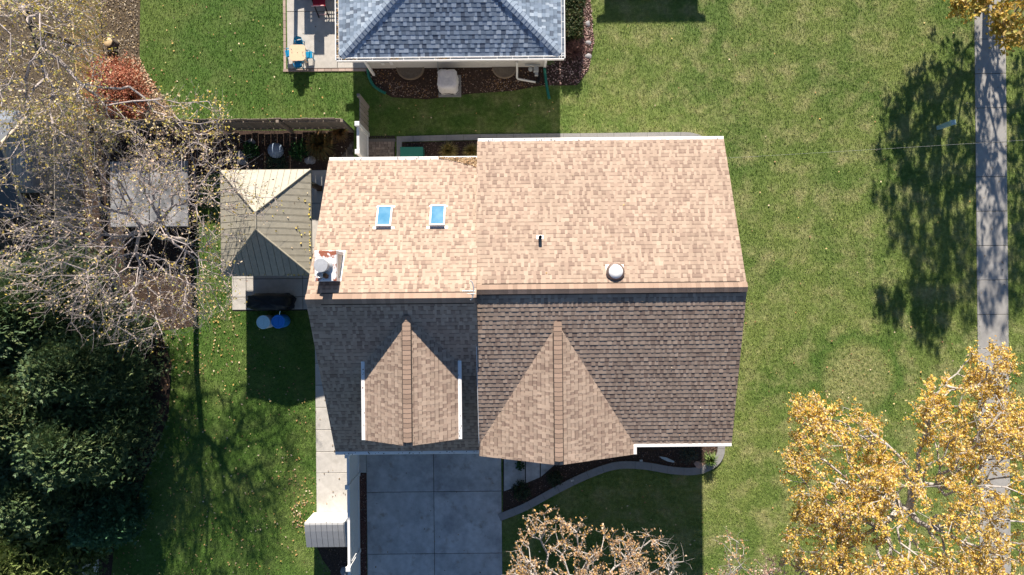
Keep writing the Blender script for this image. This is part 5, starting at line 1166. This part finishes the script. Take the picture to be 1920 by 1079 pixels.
shrub('green_perennial', 975, 872, 0.3, 0.22, 'small green shrub tip below the porch gable beside the entrance path', GN, 300, 0.06, 0.5, 40)
shrub('low_shrub', 978, 918, 0.4, 0.42, 'dark shrub in the front bed next to the driveway', [(0.025, 0.05, 0.02), (0.04, 0.06, 0.025)], 1200, 0.06, 0.4, 80)
shrub('low_shrub', 1040, 896, 0.35, 0.36, 'dark shrub in the front bed by the bend of the path', [(0.025, 0.05, 0.02), (0.05, 0.06, 0.03)], 900, 0.06, 0.4, 80)
shrub('low_shrub', 1290, 852, 0.45, 0.4, 'dusky thin-leaved shrub below the white front gutter', [(0.05, 0.065, 0.05), (0.07, 0.08, 0.06)], 500, 0.06, 0.4, 80)

# ------------------------------------------------------------------ turf and fallen leaves
def inside(poly, X, Y):
    P = np.array([(p[0], p[1]) for p in poly]); r = np.zeros(len(X), bool); j = len(P) - 1
    for i in range(len(P)):
        xi, yi, xj_, yj_ = P[i, 0], P[i, 1], P[j, 0], P[j, 1]; c_ = (yi > Y) != (yj_ > Y)
        r ^= c_ & (X < (xj_ - xi) * (Y - yi) / (yj_ - yi + 1e-12) + xi); j = i
    return r
HOUSE = [(xl + 0.3, yLf + 0.4), (xj, yLf + 0.4), (xj, yRf), (xr - 0.3, yRf), (xr - 0.3, yRb - 0.3), (xj, yRb - 0.3), (xj, yLb - 0.3), (xl + 0.3, yLb - 0.3)]
NH = [(wxa, yw), (wxb, yw), (wxb, 14), (wxa, 14)]
nb_ = 620000; X = rng.uniform(-20.5, 20.5, nb_); Y = rng.uniform(-11.8, 11.8, nb_); ok = np.ones(nb_, bool)
for p in NOGRASS + [[Vector(q) for q in HOUSE], [Vector(q) for q in NH]]: ok &= ~inside(p, X, Y)
X, Y = X[ok], Y[ok]; n = len(X); h = rng.uniform(0.025, 0.065, n); a_ = rng.uniform(0, 6.283, n); b_ = rng.uniform(0, 6.283, n); ln = rng.uniform(0.1, 0.9, n) * h
wd = rng.uniform(0.006, 0.013, n); P0 = np.stack([X, Y, np.zeros(n)], 1)
V = np.stack([P0 + np.stack([np.cos(a_) * wd, np.sin(a_) * wd, 0 * h], 1), P0 - np.stack([np.cos(a_) * wd, np.sin(a_) * wd, 0 * h], 1), P0 + np.stack([np.cos(b_) * ln, np.sin(b_) * ln, h], 1)], 1).reshape(-1, 3)
tag(np_obj('grass', V, np.arange(3 * n).reshape(n, 3), M['blade']), 'short mown lawn grass', 'grass', kind='stuff')

def litter(name, polys, cols, size, label, cat='leaves', z=0.02, keep_out=(), zj=0.03, w=None):
    Ps = []
    for (poly, dens) in polys:
        P = np.array([(q[0], q[1]) for q in ring(poly)]); lo_, hi_ = P.min(0), P.max(0); m = int((hi_ - lo_).prod() * dens); x, y_ = rng.uniform(lo_[0], hi_[0], m), rng.uniform(lo_[1], hi_[1], m)
        s = inside(P, x, y_)
        for k in keep_out: s &= ~inside(k, x, y_)
        Ps.append(np.stack([x[s], y_[s], z + rng.uniform(0, zj, s.sum())], 1))
    P = np.concatenate(Ps); V, Fq, cl = leaf_quads(P, size, pick(cols, len(P), 0.3, w), 1.6, 0.75)
    return tag(np_obj(name, V, Fq, M['litter'], None, cl), label, cat, kind='stuff')
LL = [(0.55, 0.42, 0.20), (0.62, 0.52, 0.36), (0.42, 0.25, 0.12), (0.55, 0.36, 0.12), (0.30, 0.17, 0.09)]
ko = [[Vector(q) for q in HOUSE], [Vector(q) for q in NH]]
litter('lawn_leaves', [([(262, 0), (530, 0), (530, 140), (690, 200), (660, 228), (320, 228), (264, 120)], 3.2), ([(365, 330), (415, 330), (415, 520), (435, 520), (435, 600), (365, 610)], 42), ([(300, 600), (460, 590), (590, 720), (590, 1079), (210, 1079), (255, 900), (285, 720)], 9),
    ([(300, 600), (460, 590), (455, 700), (300, 720)], 16), ([(530, 840), (590, 840), (590, 1000), (560, 1010), (520, 900)], 18), ([(552, 940), (572, 935), (575, 985), (548, 990)], 160), ([(1100, 30), (1830, 30), (1830, 640), (1400, 1079), (1380, 260), (1060, 240)], 0.55), ([(945, 900), (1320, 890), (1320, 1079), (945, 1079)], 2.6), ([(690, 190), (1058, 170), (1058, 250), (690, 255)], 2.0), ([(1600, 640), (1835, 640), (1835, 1079), (1440, 1079)], 3)],
    LL, 0.068, 'scattered fallen leaves on the lawns', keep_out=ko)
NBC = [(0.20, 0.115, 0.09), (0.13, 0.075, 0.06), (0.34, 0.22, 0.15), (0.09, 0.055, 0.045), (0.34, 0.18, 0.06), (0.48, 0.38, 0.32)]
litter('bed_litter', [([(690, 130), (1050, 130), (1050, 160), (960, 171), (885, 176), (800, 185), (735, 181), (700, 160)], 90), ([(722, 152), (760, 158), (800, 168), (840, 178), (800, 185), (735, 181)], 330), ([(905, 150), (950, 146), (1008, 156), (960, 171), (900, 174)], 330), ([(692, 130), (720, 135), (716, 160), (700, 160)], 130)],
    NBC, 0.05, 'leaf litter and bark chips in the neighbouring foundation bed', keep_out=ko)
litter('bark_chips', [([(1056, 0), (1108, 0), (1114, 80), (1103, 132), (1083, 160), (1020, 160), (1020, 130)], 260), ([(1092, 20), (1110, 20), (1114, 80), (1103, 132), (1085, 155), (1092, 100)], 260)],
    [(0.30, 0.16, 0.15), (0.22, 0.11, 0.11), (0.45, 0.30, 0.27), (0.14, 0.08, 0.08), (0.55, 0.42, 0.38)], 0.055, 'reddish bark chips round the corner of the grey-roofed house', keep_out=ko)
litter('yard_litter', [([(-20, -40), (198, -40), (198, 232), (158, 620), (-20, 620)], 90), ([(160, 252), (662, 252), (662, 297), (366, 330), (364, 612), (150, 640)], 45), ([(198, -40), (262, -40), (262, 120), (198, 120)], 240)],
    [(0.30, 0.25, 0.19), (0.20, 0.15, 0.11), (0.40, 0.30, 0.15), (0.46, 0.40, 0.32), (0.10, 0.08, 0.07)], 0.055, 'leaf litter in the shady yard and garden beds')
litter('pale_litter', [([(240, 108), (262, 108), (290, 160), (330, 215), (330, 234), (255, 234)], 420)], [(0.58, 0.44, 0.30), (0.62, 0.50, 0.36), (0.50, 0.33, 0.22)], 0.07, 'pale drift of fallen leaves round the russet bush')
litter('mulch_chips', [([(673, 888), (688, 888), (688, 1090), (673, 1090)], 260), ([(592, 1025), (660, 1025), (660, 1090), (605, 1090)], 110), ([(950, 960), (1060, 905), (1160, 874), (1330, 880), (1345, 835), (950, 870)], 120), ([(757, 268), (895, 266), (895, 300), (757, 300)], 200), ([(150, 1010), (205, 1010), (205, 1090), (150, 1090)], 200)],
    [(0.10, 0.06, 0.05), (0.17, 0.10, 0.08), (0.07, 0.045, 0.04), (0.24, 0.16, 0.13)], 0.05, 'bark chips in the house beds', keep_out=[ring([(943, 795), (1048, 795), (1048, 866), (1032, 886), (1000, 903), (943, 923)])])
# leaves caught on roofs: the drift in the roof step, gazebo edge, the grey gutter
def roof_leaves(name, pts, cols, size, label): 
    P = np.array(pts); V, Fq, cl = leaf_quads(P, size, pick(cols, len(P), 0.25), 1.0, 0.75); return tag(np_obj(name, V, Fq, M['litter'], None, cl), label, 'leaves', kind='stuff')
pts = []
for _ in range(520):
    f_ = random.random() ** 0.6; px = 815 + 80 * f_; py = 296 + random.uniform(0, 18) * f_ ** 1.5 + random.uniform(-1, 1); q = on_slope(px, py, zl); pts.append((q.x, q.y, q.z + 0.03 + random.uniform(0, 0.03)))
roof_leaves('roof_leaf_drift', pts, [(0.42, 0.29, 0.16), (0.55, 0.40, 0.24), (0.32, 0.19, 0.10)], 0.055, 'drift of dry leaves in the step of the tan roof')
pts = []
for _ in range(70):
    s = random.random()
    if s < 0.35: pts.append((gx1 - 0.03 + random.uniform(-0.03, 0.02), random.uniform(gy0, gy1 - 1.2), zge_ + 0.05))
    elif s < 0.6: pts.append((random.uniform(gx0, gx1), gy0 + random.uniform(-0.02, 0.04), zge_ + 0.05))
    else: 
        y_ = random.uniform(gy0 + 0.8, gy1 - 0.8); x_ = random.uniform(rxm + 0.15, gx1); pts.append((x_, y_, zge_ + (gx1 - x_) / (gx1 - rxm) * 0.95 + 0.045))
roof_leaves('gazebo_leaves', pts, YL, 0.075, 'stray yellow leaves lying on the gazebo roof')
pts = [(random.choice((W(740, 108, ze).x + random.uniform(-0.13, 0.13), W(830, 108, ze).x + random.uniform(-0.3, 0.3), W(650, 108, ze).x + random.uniform(-0.2, 0.4))), ye - 0.07 + random.uniform(-0.03, 0.03), ze - 0.06) for _ in range(90)]
pts += [(xa - 0.08 + random.uniform(-0.03, 0.03), ye + random.uniform(0, 2.5), ze - 0.05) for _ in range(150)]
roof_leaves('gutter_leaves', pts, LL, 0.05, 'brown leaves lying in the grey roof gutters')

litter('driveway_leaves', [([(690, 860), (940, 860), (940, 1079), (690, 1079)], 0.8), ([(592, 730), (650, 730), (650, 960), (592, 960)], 3), ([(540, 20), (630, 20), (630, 128), (540, 128)], 1.2), ([(1833, 60), (1888, 60), (1888, 700), (1833, 700)], 1.5)], [(0.20, 0.13, 0.08), (0.30, 0.2, 0.1), (0.12, 0.08, 0.05)], 0.06, 'stray dry leaves lying on the concrete', z=0.04, zj=0.01)
pts = []
for (x0_, x1_, y_, z_) in ((xl + 0.1, xj - 0.1, yLb + 0.045, zLb + 0.016), (xj + 0.1, xr - 0.1, yRb + 0.05, zRb + 0.016), (xl, xj, yLf - 0.075, zLf + 0.016)):
    for _ in range(26): pts.append((random.uniform(x0_, x1_), y_ + random.uniform(-0.04, 0.04), z_ + 0.01))
for s_ in (-1, 1):
    for _ in range(8): pts.append((xd + s_ * (hw + 0.055) + random.uniform(-0.04, 0.04), random.uniform(ydf, yde), zde + 0.045))
roof_leaves('gutter_specks', pts, [(0.06, 0.045, 0.035), (0.12, 0.08, 0.05)], 0.045, 'dark leaf specks on the white gutter covers')
pts = []
for _ in range(40):
    x_, y_ = random.uniform(xl + 0.2, xr - 0.2), random.uniform(yRf + 0.2, yLb - 0.2)
    if x_ < xj and y_ < yLr: continue
    if y_ < yRr and abs(x_ - xg) < 2.8: continue
    pts.append((x_, y_, (zl(y_) if x_ < xj else zr(y_)) + 0.03))
roof_leaves('roof_leaves', pts, LL, 0.05, 'a few stray leaves on the tan roof slopes')
